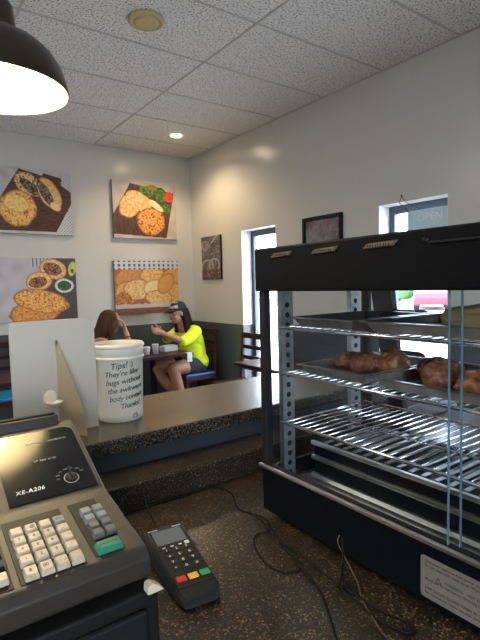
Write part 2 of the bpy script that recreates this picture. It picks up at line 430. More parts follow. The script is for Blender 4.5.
def woodcol(x, y): return mixc(boardc, boardc2, .5 + nz(x * .3, y * 2, .5, 2))
def A_(x, y):
    c = mixc(whitebg, lin((176, 172, 170)), .5 + nz(x, y, .1))
    if x > 52 and y > 213 - (x - 60) * .5 or (x > 60 and y < 195): 
        c = mixc(lin((205, 200, 196)), lin((120, 130, 150)), 1 if math.sin(x * 1.9) * math.sin(y * 1.9) > .3 else 0)
    if inpoly(x, y, [(-20, 233), (18, 171), (40, 176), (42, 173.5), (60, 177), (59, 184), (69, 191), (69, 203), (52, 233.5)]): c = woodcol(x, y)
    return food(x, y, c, [(27, 186, 15, 10.5, 35, cr, go, br, dk), (27.5, 188.5, 11, 5, 40, gr2, lin((150, 130, 100)), gr2, dk),
        (47, 194, 18, 10.5, 62, cr, go, br), (43, 193.5, 14, 4.8, 62, gr2, lin((160, 140, 110)), gr2, lin((70, 50, 45))),
        (52.5, 207, 6, 4, 30, cr, cr, go), (15.5, 211, 18, 18.5, 0, lin((245, 205, 120)), lin((226, 160, 80)), br, lin((190, 100, 50))), (14, 206, 12.5, 9, 10, lin((250, 220, 145)), lin((232, 175, 90)), lin((200, 130, 60)))])
def B_(x, y):
    c = mixc(lin((200, 184, 170)), lin((176, 164, 156)), .5 + nz(x, y, .1))
    if inpoly(x, y, [(128, 184), (172, 191), (163, 238.5), (111, 236), (111, 216), (118, 204)]): c = woodcol(y, x)
    return food(x, y, c, [(127, 207, 10, 13, 25, cr, go, br), (140, 204, 8, 10, -30, cr, go, go), (134, 201, 12, 9, 30, lin((245, 214, 160)), go, go),
        (144, 191, 7, 5, 20, gr1, gr2, gr1), (158, 194, 6.5, 8, 0, gr1, gr2, gr2), (163, 207, 6, 5, 40, gr1, gr2, gr2), (150, 187, 6, 3, 0, lin((196, 90, 60)), gr1, gr2),
        (166.5, 195, 5.2, 5.6, 0, lin((200, 56, 40)), lin((226, 96, 66)), lin((160, 40, 30))), (153, 205, 9, 3.2, 38, lin((232, 224, 190)), lin((205, 200, 150)), cr),
        (147.5, 222, 14.5, 14.5, 0, lin((236, 178, 96)), lin((214, 128, 60)), br, lin((150, 56, 34)))])
def C_(x, y):
    c = mixc(lilac, lin((190, 186, 190)), .5 + nz(x, y, .08))
    if x > 46 + (y - 262) * -.3 + (0 if y < 300 else -12): c = mixc(slate, lin((92, 74, 74)), .5 + nz(x, y * 2, .3))
    if y < 268 and x > 26 and x < 48: c = mixc(whitebg, lin((110, 120, 140)), 1 if math.sin(x * 1.6) > .2 else 0)
    return food(x, y, c, [(50, 270, 15, 10, 15, cr, go, br), (49, 270, 10, 6.5, 15, lin((190, 130, 100)), lin((100, 58, 44)), br, dk),
        (34, 282, 14, 9.5, -8, cr, go, br), (33, 283, 10, 5.5, -8, lin((180, 120, 90)), lin((96, 54, 42)), br, dk),
        (61, 287, 10.5, 7.4, 0, lin((222, 226, 220)), lin((200, 208, 200)), whitebg), (61, 287, 8, 5, 0, lin((70, 104, 60)), lin((46, 74, 46)), gr2),
        (70.5, 270, 4.6, 8, 15, lin((206, 212, 110)), lin((170, 190, 70)), lin((60, 90, 40))), (70.5, 272, 2, 2.4, 0, lin((120, 80, 50)), br, br),
        (30, 312, 28, 13, -6, lin((230, 166, 84)), lin((188, 108, 48)), br), (36, 302, 30, 11.5, 10, lin((246, 196, 112)), lin((208, 132, 62)), br, lin((176, 96, 44)))])
def D_(x, y):
    if y < 269: return mixc(lin((206, 204, 208)), lin((90, 96, 128)), 1 if math.sin(x * 1.25) > .1 and math.sin(y * 1.5) > -.3 else 0)
    if y > 308.5: return mixc(lin((150, 98, 70)), lin((104, 62, 48)), .5 + nz(x * .3, y * 2, .5))
    if y > 304.5 + 1.2 * nz(x, 0, .3): return lin((196, 190, 190))
    c = lin((170, 100, 60))
    return food(x, y, c, [(127, 277, 16, 11, -25, go, lin((196, 124, 78)), br), (124, 293, 12, 12, 10, go, lin((226, 168, 110)), br), (150, 275, 13, 9, 0, lin((240, 190, 120)), go, br),
        (170, 280, 11, 13, 30, go, lin((226, 160, 96)), br), (134, 290, 14, 11, 0, cr, go, br), (152, 288, 12, 8, -10, lin((238, 206, 160)), cr, br), (172, 296, 11, 13, 20, lin((236, 184, 110)), go, br),
        (156, 299, 15, 8, 5, cr, go, br), (164, 284, 8, 12, 35, lin((230, 160, 96)), go, br), (120, 300, 8, 8, 0, go, br, br)])
def canvas(label, x0, x1, z0, z1, fn, px):
    t = thing('canvas_print', label, 'picture', ((x0 + x1) / 2, YB - .02, z0), 0, 'food photo canvases on the back wall')
    b = NB(); box(b, x0, x1, YB - .04, YB - .0008, z0, z1, .003); obj('stretcher_canvas', b, 'canvas_side', t)
    mx = basis(V((x0 + .001, YB - .0406, z0 + .001)), V((1, 0, 0)), V((0, 0, 1)), V((0, -1, 0)))
    painted('printed_face', t, fn, px, mx, x1 - x0 - .002, z1 - z0 - .002, 150, 120, 'canvas')
canvas('canvas photo of a round pie and halved pie with green filling, upper left', .82, 1.625, 2.040, 2.690, A_, (-11, 70, 171, 236))
canvas('canvas photo of flatbreads with lettuce and tomato on brown board, upper right', 2.075, 2.875, 2.032, 2.686, B_, (111, 174, 182, 240))
canvas('canvas photo of stuffed turnovers beside a bowl of green sauce, lower left', .82, 1.625, 1.150, 1.795, C_, (-11, 74.5, 259, 321))
canvas('canvas photo filled with golden pastries under a checked cloth, lower right', 2.055, 2.872, 1.150, 1.775, D_, (112, 177.5, 260.5, 315))

# dark relief panel + framed picture on the right wall
def E_(x, y):
    c = mixc(lin((70, 62, 56)), lin((104, 96, 90)), .5 + nz(x, y, .12, 4) + .4 * nz(x, y, .5, 5))
    if math.hypot((x - 207) / 5, (y - 246) / 5.5) < 1: c = mixc(lin((150, 142, 134)), lin((96, 86, 80)), .4 + nz(x, y, .4))
    if abs((y - 242) + (x - 215) * 1.1) < 1.2 and y > 236 and x > 213: c = lin((150, 150, 152))
    d = abs(math.hypot((x - 209), (y - 268) * .8) - 6); d2 = abs(math.hypot(x - 216, (y - 266) * .8) - 5)
    if min(d, d2) < .9 and y < 270: c = lin((150, 146, 150))
    if y > 270: c = mixc(c, lin((88, 52, 44)), .6)
    if nz(x, y, .9, 8) > .42: c = lin((160, 152, 140))
    return c
t = thing('relief_panel', 'narrow dark metal relief panel on the right wall near the corner', 'wall art', (XR - .012, 4.83, 1.535))
b = NB(); box(b, XR - .024, XR - .0008, 4.622, 5.038, 1.535, 2.045, .003); obj('backing', b, 'matblack', t)
mx = basis(V((XR - .0246, 5.036, 1.537)), V((0, -1, 0)), V((0, 0, 1)), V((-1, 0, 0)))
painted('embossed_face', t, E_, (203, 222.5, 237, 280), mx, .412, .506, 60, 80, 'relief')
def F_(x, y):
    c = mixc(lin((96, 88, 88)), lin((150, 146, 150)), .5 + nz(x, y, .09, 1) + .35 * nz(x, y, .35, 2))
    if nz(x, y, .14, 9) > .15: c = mixc(c, lin((120, 84, 72)), .6)
    if y > 239: c = mixc(c, lin((150, 140, 134)), .4)
    return c
t = thing('framed_picture', 'black framed grey landscape picture on the right wall above the warmer', 'picture', (XR - .01, 3.03, 1.62))
b = NB(); y0, y1, z0, z1, w = 2.79, 3.265, 1.66, 2.052, .032
for q in ((y0, y0 + w, z0, z1), (y1 - w, y1, z0, z1), (y0 + w, y1 - w, z0, z0 + w), (y0 + w, y1 - w, z1 - w, z1)): box(b, XR - .026, XR - .0008, *q, .003)
obj('frame', b, 'matblack', t)
mx = basis(V((XR - .010, y1 - w, z0 + w)), V((0, -1, 0)), V((0, 0, 1)), V((-1, 0, 0)))
painted('print', t, F_, (304, 343, 211, 250), mx, y1 - y0 - 2 * w, z1 - z0 - 2 * w, 60, 60, 'photo')

# hanging OPEN sign in the second window
t = thing('open_sign', 'pale blue hanging window sign with white OPEN lettering', 'sign', (XR + .10, 2.07, 1.80))
b = NB(); box(b, XR + .095, XR + .101, 1.90, 2.235, 1.80, 1.985, .002); obj('board', b, 'sign', t)
mx = basis(V((XR + .0945, 2.15, 1.90)), V((0, -1, 0)), V((0, 0, 1)), V((-1, 0, 0)))
obj('lettering', text_bm('OPEN', .078, mx), 'white', t)
b = NB(); tube(b, [(XR - .006, 2.215, 2.092), (XR + .003, 2.24, 2.045), (XR + .098, 2.228, 1.984)], .0025, 6); tube(b, [(XR - .006, 2.215, 2.092), (XR + .003, 2.19, 2.045), (XR + .098, 2.12, 1.984)], .0025, 6)
ell(b, (XR - .006, 2.215, 2.094), (.006, .006, .006)); obj('hanging_cord', b, 'matblack', t)

# ------------------------------------------------------------------ counters
CX0, CX1 = -1.6, 1.95
b = NB(); box(b, CX0, CX1, 1.235, 1.575, 0, 1.0299, .002); tag(obj('counter_half_wall', b, 'panel'), 'slate blue half wall carrying the raised granite ledge', 'half wall')
b = NB(); box(b, CX0, CX1 + .03, 1.205, 1.628, 1.030, 1.070, .005); tag(obj('ledge_top', b, 'ledge'), 'raised speckled granite ledge running behind the register and warmer', 'counter')
b = NB(); box(b, CX0, CX1, .16, 1.234, .872, .910, .004); box(b, CX0, CX1, 1.112, 1.234, .9095, .978, .005)
tag(obj('granite_countertop', b, 'counter'), 'dark brown speckled granite work counter with low backsplash', 'counter')
t = thing('base_cabinet', 'dark cabinet under the granite work counter', 'cabinet', (.2, .7, 0))
b = NB(); box(b, CX0, CX1, .20, 1.234, .0, .8715, .003); obj('body', b, 'cabinet', t)

# ------------------------------------------------------------------ tip bucket
BX, BY, BZ = .5495, 1.402, 1.070
t = thing('tip_bucket', 'white plastic tip bucket with handwritten black marker message on ledge', 'bucket', (BX, BY, BZ))
b = NB(); Hb = .232
lathe(b, (BX, BY, BZ), [(0, 0), (.062, 0), (.066, .003), (.0675, .02), (.0725, Hb - .042), (.0755, Hb - .040), (.0757, Hb - .004), (.0745, Hb), (.0715, Hb), (.0705, Hb - .004), (.064, .006), (0, .005)], 64)
obj('pail', b, 'bucket', t, True)
b = NB(); lathe(b, (BX, BY, BZ), [(.0757, Hb - .012), (.0785, Hb - .010), (.0785, Hb - .004), (.0745, Hb + .001), (.071, Hb), ], 64); lathe(b, (BX, BY, BZ), [(.0735, Hb - .046), (.0768, Hb - .044), (.0768, Hb - .038), (.0755, Hb - .036)], 64); obj('rim', b, 'bucket', t, True)
facing = math.atan2(-BY, -BX)          # towards the counter side
def wrap(z0, off=0, tilt=0):
    def fn(p):
        a = facing + off + p.x / .072
        z = z0 + p.y + tilt * p.x; rr = .0675 + .0052 * (z - .02) / .16 + .0006 + p.z
        return V((BX + math.cos(a) * rr, BY + math.sin(a) * rr, BZ + z))
    return fn
b = NB(); random.seed(3)
for s, z, off, sz in (("Tips!", .160, -.36, .026), ("They're like", .136, -.62, .0225), ("hugs without", .112, -.58, .0225), ("the awkward", .088, -.52, .0225), ("body contact", .064, -.46, .0215), ("Thanks!", .042, -.02, .022)):
    merge(b, text_bm(s, sz, None, .18, wrap(z, off, .10), .0006, sp=.98))
for z, off, s in ((.168, .42, ":)"), (.012, .62, ":)")):
    merge(b, text_bm(s, .022, None, 0, wrap(z, off), .0004))
ws = wrap(0, 0)
pts = [ws(V((.047 + .008 * math.cos(a), .016 + .008 * math.sin(a), .0006))) for a in [2 * PI * k / 20 for k in range(20)]]
tube(b, pts, .0006, 5, closed=True)
obj('handwritten_message', b, 'marker', t)

# ------------------------------------------------------------------ easel-backed board
t = thing('easel_back_board', 'off-white rounded board seen from behind with cream easel leg', 'sign', (.354, 1.365, 1.070))
b = NB(); poly = []
x0, x1, z0, z1, rr = .240, .463, 1.0702, 1.385, .018
for cx, cz, a0 in ((x1 - rr, z1 - rr, 0), (x0 + rr * .4, z1 - rr * .4, 90)):
    R = rr if a0 == 0 else rr * .4
    for k in range(7):
        a = math.radians(a0 + 15 * k); poly.append((cx + R * math.cos(a), cz + R * math.sin(a)))
poly += [(x0, z0), (x1, z0)]
prism(b, poly, 1.358, 1.370, 'y'); obj('panel', b, 'board', t)
b = NB()   # fold-out leg: curved edge rising to a point
leg = [(.360, 1.330)] + [(.360 + .045 * math.sin(k / 8 * PI / 2) ** 1.3, 1.330 - .2598 * (k / 8)) for k in range(1, 9)]
A = [b.verts.new((x, 1.3575 - .075 * min(1, (1.330 - z) / .2), z)) for x, z in leg]
Bv = [b.verts.new((.354, 1.3575, z)) for x, z in leg]
for i in range(len(leg) - 1): b.faces.new((A[i], A[i + 1], Bv[i + 1], Bv[i]))
bmesh.ops.solidify(b, geom=b.faces[:], thickness=.003); obj('easel_leg', b, 'boardedge', t)
b = NB(); lathe(b, (.338, 1.335, 1.150), [(0, 0), (.010, .001), (.018, .008), (.0225, .015), (.0225, .017), (.017, .011), (.010, .005), (0, .004)], 28, .85); ell(b, (.332, 1.353, 1.172), (.019, .004, .024)); obj('white_clip', b, 'bucket', t, True)

# ------------------------------------------------------------------ cash register
RX0, RX1 = -.085, .272
C_y, C_z, A_y, A_z = .776, 1.133, .617, 1.102
t = thing('cash_register', 'taupe electronic cash register with cream keys, black display hood and cash drawer', 'cash register', (.09, .78, .910))
b = NB(); box(b, RX0 - .02, RX1 + .003, .592, .98, .9102, 1.052, .004); dr = obj('cash_drawer', b, 'regdark', t)
b = NB(); box(b, RX0, RX1 - .018, .582, .592, .925, 1.032, .004); obj('drawer_front', b, 'matblack', dr)
b = NB(); lathe(b, (.09, .5815, .98), [(0, -.006), (.012, -.006), (.012, .006), (0, .006)], 20); obj('lock', b, 'steel', dr)
prof = [(.625, 1.0525), (.608, 1.062), (.606, 1.090), (.617, 1.102), (.776, 1.133), (.782, 1.136), (.940, 1.209), (.952, 1.213), (.975, 1.208), (.985, 1.19), (.985, 1.06), (.975, 1.0525)]
b = NB(); prism(b, prof, RX0, RX1, 'x', .005); obj('body', b, 'reg', t)
ky = V((0, A_y - C_y, A_z - C_z)).normalized(); kx = V((1, 0, 0)); kn = ky.cross(kx) * -1
if kn.z < 0: kn = -kn
def keymx(x, s): return basis(V((x, C_y, C_z)) + ky * s, kx, -ky, kn)     # s = distance down the slope
def sy(y): return (C_y - y) / abs(ky.y)
b = NB()
box(b, .106, .189, -.135, 0, -.001, .0012, .0008, 1, basis(V((0, C_y, C_z)) + ky * sy(.757), kx, -ky, kn)); obj('keypad_bezel', b, 'regdark', t)
b = NB(); box(b, .201, .244, -.131, 0, -.001, .0012, .0008, 1, basis(V((0, C_y, C_z)) + ky * sy(.757), kx, -ky, kn)); obj('function_bezel', b, 'regdark', t)
b = NB(); box(b, .045, .0985, -.135, 0, -.001, .0012, .0008, 1, basis(V((0, C_y, C_z)) + ky * sy(.757), kx, -ky, kn)); obj('department_bezel', b, 'regdark', t)
def key(x, y, w, l, m, nm='key', parent=t):
    bb = NB(); tt = bmesh.new()
    vs = []
    for (k, sc) in ((0, 1.), (.005, .97), (.0095, .82)):
        vs.append([tt.verts.new((sx * w / 2 * sc, syy * l / 2 * sc, k)) for sx, syy in ((-1, -1), (1, -1), (1, 1), (-1, 1))])
    for a_, b_ in zip(vs, vs[1:]): bridge(tt, a_, b_)
    tt.faces.new(vs[-1]); tt.faces.new(vs[0][::-1])
    bmesh.ops.recalc_face_normals(tt, faces=tt.faces)
    bmesh.ops.bevel(tt, geom=tt.edges[:], offset=.0007, segments=2, affect='EDGES')
    tt.transform(keymx(x, sy(y))); merge(bb, tt); return obj(nm, bb, m, parent)
nums = [['', '@', '.', 'CL'], ['7', '8', '9', ''], ['4', '5', '6', ''], ['1', '2', '3', ''], ['0', '00', '.', '']]
for i in range(5):
    for j in range(4):
        x = .1205 + j * .0193; y = .7215 - i * .0203 if i < 4 else .637
        k = key(x, y, .0170, .0172 if i < 4 else .0205, 'cream' if not (i == 0 and j == 3) else 'lightgreykey')
        lb = nums[i][j]
        if lb: obj('legend', text_bm(lb, .0075, keymx(x, sy(y)) @ Matrix.Translation((-.003 * len(lb) * .8, -.0025, .0098)), ext=.0001), 'ink', k)
for i in range(4):
    for j in range(2):
        key(.219 + j * .018, .723 - i * .0183, .0160, .0160, 'lightgreykey' if i < 2 else 'greykey')
k = key(.2235, .6385, .036, .020, 'greenkey')
obj('legend', text_bm('CA/AT/NS', .0058, keymx(.2235, sy(.6385)) @ Matrix.Translation((-.0135, -.002, .0098)), ext=.0001), 'ink', k)
for i in range(5):
    for j in range(2): key(.062 + j * .0235, .738 - i * .0238, .019, .0185, 'regdark' if i < 4 else 'cream')
# display hood panel
hy = (V((0, .940, 1.209)) - V((0, .782, 1.136))).normalized(); hn = V((1, 0, 0)).cross(hy)
if hn.z < 0: hn = -hn
hm = basis(V((0, .782, 1.136)), V((1, 0, 0)), hy, hn)
b = NB(); poly = []
px0, px1, l0, l1, R = .124, .262, .004, .166, .016
poly = [(px0, l0), (px1, l0), (px1, l1 - R)] + [(px1 - R + R * math.cos(a), l1 - R + R * math.sin(a)) for a in [math.radians(15 * k) for k in range(7)]] + [(px0, l1)]
prism(b, poly, -.001, .0016, 'z'); b.transform(hm); obj('front_panel', b, 'regpanel', t)
b = NB(); prism(b, [(RX0 + .01, l0), (.112, l0), (.112, l1), (RX0 + .01, l1)], -.001, .004, 'z', .001); b.transform(hm); obj('printer_cover', b, 'reg', t)
obj('model_lettering', text_bm('XE-A206', .0115, hm @ Matrix.Translation((.137, .024, .0018)), .15, sp=1.05), 'ghost', t)
obj('small_lettering', text_bm('ELECTRONIC CASH REGISTER', .0052, hm @ Matrix.Translation((.176, .134, .0018)), .1), 'greyink', t); obj('small_lettering', text_bm('OP  REG  X1/Z1', .0055, hm @ Matrix.Translation((.178, .088, .0018))), 'greyink', t)
b = NB(); tt = bmesh.new(); lathe(tt, (.226, .034, 0), [(.0105, .0016), (.0118, .0026), (.0125, .0016)], 28); tt.transform(hm); merge(b, tt); obj('lock_ring', b, 'greyink', t)
b = NB(); tt = bmesh.new(); lathe(tt, (.226, .034, 0), [(0, .0016), (.0095, .0016), (.0095, .0045), (0, .0048)], 28); box(tt, .2248, .2272, .030, .054, .004, .010, .0008); tt.transform(hm); merge(b, tt); obj('mode_key', b, 'regdark', t)
b = NB()
for k in range(7):
    a = math.radians(20 + 28 * k); x, y_ = .226 + .021 * math.cos(a), .038 + .017 * math.sin(a); tt = text_bm('REG' if k % 2 else 'X/Z', .0036, hm @ Matrix.Translation((x - .003, y_, .0018)), ext=.0001); merge(b, tt)
obj('mode_legend', b, 'greyink', t)
b = NB(); prism(b, [(.945, 1.206), (.948, 1.228), (.966, 1.230), (1.0, 1.214), (1.0, 1.19), (.98, 1.19)], RX0 + .01, .245, 'x', .003); obj('receipt_ridge', b, 'reg', t)
b = NB(); box(b, RX0 + .015, .240, .953, .962, 1.228, 1.232, .001); obj('paper_slot', b, 'regdark', t)
b = NB(); prism(b, [(.255, 1.0523), (.256, 1.064), (.263, 1.066), (.272, 1.060), (.279, 1.0523)], .582, .598, 'y', .001); tag(obj('paper_scrap', b, 'paper'), 'small cream paper scrap between register and cash drawer', 'paper')

# ------------------------------------------------------------------ card terminal
TX, TY = .421, .806; ta = math.radians(-8)
t = thing('card_terminal', 'charcoal card payment terminal with grey screen and coloured keys on counter', 'card terminal', (TX, TY, .910), ta)
t.scale = (1.06, 1.05, 1.05); t.matrix_basis = t.matrix_basis @ Matrix.Diagonal((1.06, 1.05, 1.05, 1)) if abs(t.matrix_basis.to_scale().x - 1) < .01 else t.matrix_basis
TM = t.matrix_basis.copy()
def tprof(l): return .0415 + .0035 * math.cos((l + .1) * 12)
b = NB(); secs = []
for k in range(15):
    y_ = -.104 + .208 * k / 14; hw = .037 + .005 * (k / 14); ztop = .026 + .022 * (k / 14)
    if k in (0, 14): hw -= .006; ztop -= .006
    secs.append([b.verts.new(TM @ V(p)) for p in ((-hw + .004, y_, .001), (-hw, y_, .006), (-hw, y_, ztop - .006), (-hw + .004, y_, ztop - .001), (-hw * .5, y_, ztop), (hw * .5, y_, ztop), (hw - .004, y_, ztop - .001), (hw, y_, ztop - .006), (hw, y_, .006), (hw - .004, y_, .001))])
for a_, b_ in zip(secs, secs[1:]): bridge(b, a_, b_)
b.faces.new(secs[0]); b.faces.new(secs[-1][::-1]); obj('body', b, 'termlight', t)
sl = math.atan2(.022, .208); tm = TM @ Matrix.Translation((0, 0, .0372)) @ Matrix.Rotation(sl, 4, 'X')
b = NB(); prism(b, [(-.0335, -.088), (.0335, -.088), (.0365, .092), (-.0365, .092)], -.0008, .0016, 'z', .0006); b.transform(tm); obj('faceplate', b, 'term', t)
b = NB(); box(b, -.0295, .0295, .034, .080, .0012, .0022, .0005, 1, tm); obj('screen', b, 'lcd', t)
for xa, xb in ((-.034, -.014), (.016, .034)): b = NB(); box(b, xa, xb, .0835, .0865, .0014, .0020, 0, 1, tm); obj('brand_mark', b, 'greyink', t)
lab = ['1', '2', '3', '4', '5', '6', '7', '8', '9', '*', '0', '#']
for i in range(4):
    for j in range(3):
        x = -.019 + .019 * j; y_ = .014 - .0175 * i
        b = NB(); box(b, x - .0068, x + .0068, y_ - .005, y_ + .005, .001, .0036, .001, 2, tm); k = obj('number_key', b, 'termlight', t)
        obj('legend', text_bm(lab[i * 3 + j], .0095, tm @ Matrix.Translation((x - .003, y_ - .0033, .0037)), ext=.0001), 'ghost', k)
b = NB()
for j in range(3): box(b, -.024 + .016 * j, -.018 + .016 * j, .0235, .0265, .001, .0026, .0006, 1, tm)
obj('soft_keys', b, 'ghost', t)
b = NB(); box(b, .020, .029, .021, .030, .001, .0028, .0012, 2, tm); obj('menu_key', b, 'ghost', t)
for j, m in enumerate(('red', 'yellow', 'green')):
    x = -.0215 + .0215 * j
    b = NB(); box(b, x - .0088, x + .0088, -.0745, -.061, .001, .0042, .0018, 2, tm); obj(('cancel_key', 'clear_key', 'enter_key')[j], b, m, t)
b = NB(); box(b, -.027, .027, -.1065, -.100, .008, .016, .001, 1, TM); obj('card_slot', b, 'hole', t)
b = NB(); tube(b, [TM @ V(p) for p in ((-.0395, .085, .022), (-.037, .02, .020), (-.035, -.05, .016))], .0018, 6); obj('side_strip', b, 'gold', t)
b = NB(); box(b, .038, .046, .03, .055, .004, .03, .003, 2, TM); obj('cable_plug', b, 'term', t)

# ------------------------------------------------------------------ cables
def cable(name, label, pts, r_=.0022, m='cable', cat='cable'):
    b = NB(); tube(b, catmull(pts, 8), r_, 8); tag(obj(name, b, m, None, True), label, cat)
z = .9125
cable('terminal_cable', 'black cable rising from the card terminal to the backsplash', [(.4412, .9125, .925), (.440, .935, .925), (.470, 1.03, .914), (.482, 1.095, .935), (.470, 1.104, .962), (.44, 1.105, .957), (.41, 1.095, .93), (.37, 1.06, .914), (.33, 1.03, z), (.30, 1.0, z)])
cable('warmer_power_cable', 'long thin black cable curving from the backsplash across the counter', [(.30, 1.06, z), (.40, 1.088, z), (.46, 1.10, z), (.60, 1.097, z), (.685, 1.095, z), (.700, 1.03, z), (.665, .95, z), (.684, .87, z), (.655, .80, z + .002), (.620, .69, z + .003), (.595, .60, z), (.552, .53, z), (.515, .475, z), (.46, .38, z), (.44, .30, z)])
cable('looped_data_cable', 'thin black cable lying in an oval loop beside the warmer', [(.672, .898, z + .004), (.655, .815, z + .004), (.622, .822, z), (.590, .785, z), (.570, .72, z), (.578, .68, z), (.607, .665, z), (.628, .70, z + .005), (.634, .76, z + .004), (.645, .70, z), (.635, .62, z), (.632, .56, z + .002), (.637, .49, z), (.648, .445, z), (.630, .435, z), (.616, .465, z), (.615, .52, z), (.622, .57, z + .007), (.655, .60, z + .005), (.672, .615, .925), (.682, .622, .945), (.6915, .632, .965)])
cable('tan_cord', 'thin tan cord hanging from the warmer down onto the counter', [(.6925, .64, .965), (.686, .637, .95), (.68, .60, .92), (.665, .57, z), (.632, .53, z), (.60, .47, z), (.58, .42, z), (.55, .36, z)], .0013, 'twine', 'cord')

# ------------------------------------------------------------------ glass food warmer
wx0, wx1, wy0, wy1 = .700, 1.085, .235, .893
t = thing('food_warmer', 'black countertop food warmer case with sliding glass doors and wire shelves', 'food warmer', ((wx0 + wx1) / 2, (wy0 + wy1) / 2, .910))
b = NB()
box(b, wx0, wx0 + .014, wy0, wy1, .925, 1.028, .002); box(b, wx1 - .014, wx1, wy0, wy1, .925, 1.028, .002)
box(b, wx0 + .014, wx1 - .014, wy0, wy0 + .014, .925, 1.028, .002); box(b, wx0 + .014, wx1 - .014, wy1 - .014, wy1, .925, 1.028, .002)
box(b, wx0 + .012, wx1 - .012, wy0 + .012, wy1 - .012, .926, .945)
obj('base', b, 'black', t)
b = NB(); box(b, wx0 + .001, wx0 + .018, wy0, wy1, 1.0285, 1.0375, .001); obj('door_track', b, 'matblack', t)
b = NB(); box(b, wx0 + .014, wx1 - .014, wy0 + .014, wy1 - .014, .984, .990); obj('floor_pan', b, 'steelrough', t)
b = NB(); box(b, wx0 - .008, wx0 + .001, wy0 - .004, wy1 + .006, 1.030, 1.0385, .0025); obj('front_sill', b, 'steel', t)
b = NB(); box(b, wx1 - .018, wx1 + .006, wy0 - .004, wy1 + .004, 1.028, 1.050, .0025); obj('back_rail', b, 'steel', t)
b = NB(); box(b, wx0 - .008, wx1 + .008, wy0 - .010, wy1 + .003, 1.452, 1.551, .004); obj('header', b, 'black', t)
for (x, y_) in ((wx0, wy1 - .020), (wx0, wy0), (wx1 - .02, wy1 - .02), (wx1 - .02, wy0)):
    b = NB(); box(b, x, x + .02, y_, y_ + .02, 1.0285, 1.452, .002); obj('corner_post', b, 'matblack', t)
for (x, y_) in ((wx0 + .03, wy1 - .05), (wx0 + .03, wy0 + .05), (wx1 - .05, wy1 - .05), (wx1 - .05, wy0 + .05)):
    b = NB(); lathe(b, (x, y_, .9102), [(0, 0), (.014, 0), (.016, .014), (0, .015)], 16); obj('rubber_foot', b, 'matblack', t)
b = NB(); box(b, wx0 + .023, wx1 - .021, wy1 - .012, wy1 - .007, 1.030, 1.452); obj('left_glass', b, 'glass', t)
b = NB(); box(b, wx0 + .023, wx1 - .021, wy0 + .007, wy0 + .012, 1.030, 1.452); obj('right_glass', b, 'glass', t)
b = NB(); box(b, wx1 - .012, wx1 - .008, wy0 + .021, wy1 - .021, 1.051, 1.452); obj('back_glass', b, 'glass', t)
for nm, a, c, xx in (('sliding_glass_door', .400, wy1 - .021, wx0 + .012), ('sliding_glass_door', wy0 + .021, .417, wx0 + .005)):
    b = NB(); box(b, xx, xx + .004, a, c, 1.0385, 1.452); g = obj(nm, b, 'glass', t)
    b = NB(); e_ = a if a == .400 else c; box(b, xx - .0003, xx + .0043, e_ - .0008, e_ + .0008, 1.0385, 1.452); obj('polished_edge', b, 'gedge', g)
# louvres
for y0_, y1_ in ((.835, .762), (.708, .633), (.577, .499)):
    b = NB(); X = wx0 - .0082
    A = [b.verts.new((X, yy, zz)) for yy, zz in ((y0_, 1.526), (y0_ - .012, 1.536), (y1_, 1.538), (y1_ + .010, 1.528))]
    Bq = [b.verts.new((X - .005, yy, zz)) for yy, zz in ((y0_ - .006, 1.5275), (y0_ - .014, 1.5345), (y1_ + .006, 1.536), (y1_ + .014, 1.529))]
    bridge(b, A, Bq); b.faces.new(Bq); b.faces.new(A[::-1]); lv = obj('louvre', b, 'louvre', t)
    b = NB()
    for k in range(9):
        yy = y0_ - .015 - k * (y0_ - y1_ - .028) / 9; box(b, X - .0056, X - .0048, yy - .003, yy - .001, 1.529, 1.534)
    obj('vent_slots', b, 'hole', lv)
b = NB(); box(b, wx0 - .011, wx0 - .008, .35, .445, 1.526, 1.530, .001); ell(b, (wx0 - .0095, .449, 1.533), (.003, .006, .005)); obj('header_handle', b, 'matblack', t)
# plate
lm = basis(V((wx0 - .0006, .4615, .9335)), V((0, -1, 0)), V((0, 0, 1)), V((-1, 0, 0)))
b = NB(); poly = []
W_, H_, R = .20, .073, .006
for cx, cy, a0 in ((W_ - R, H_ - R, 0), (R, H_ - R, 90), (R, R, 180), (W_ - R, R, 270)):
    for k in range(5): a = math.radians(a0 + 22.5 * k); poly.append((cx + R * math.cos(a), cy + R * math.sin(a)))
prism(b, poly, 0, .0008, 'z'); b.transform(lm); pl = obj('caution_plate', b, 'tag', t, )
b = NB()
for k, s in enumerate(['Disconnect appliance from power supply before servicing.', 'Do not clean with water spray. Wipe with a damp cloth.', '', 'WARNING    HOT SURFACE  CAUTION', 'Allow unit to cool before removing shelves and pans.', '', 'KEEP DOORS CLOSED WHEN IN USE', 'For commercial indoor use only. Ground securely.']):
    if s: merge(b, text_bm(s, .0062, lm @ Matrix.Translation((.008 if k != 3 else .045, .063 - k * .0078, .0010)), ext=.0001))
for x in (.028, .118):
    tt = bmesh.new(); tube(tt, [V((x, .036, .001)), V((x + .010, .036, .001)), V((x + .005, .045, .001))], .0006, 4, closed=True); tt.transform(lm); merge(b, tt)
obj('caution_print', b, 'ink', pl)
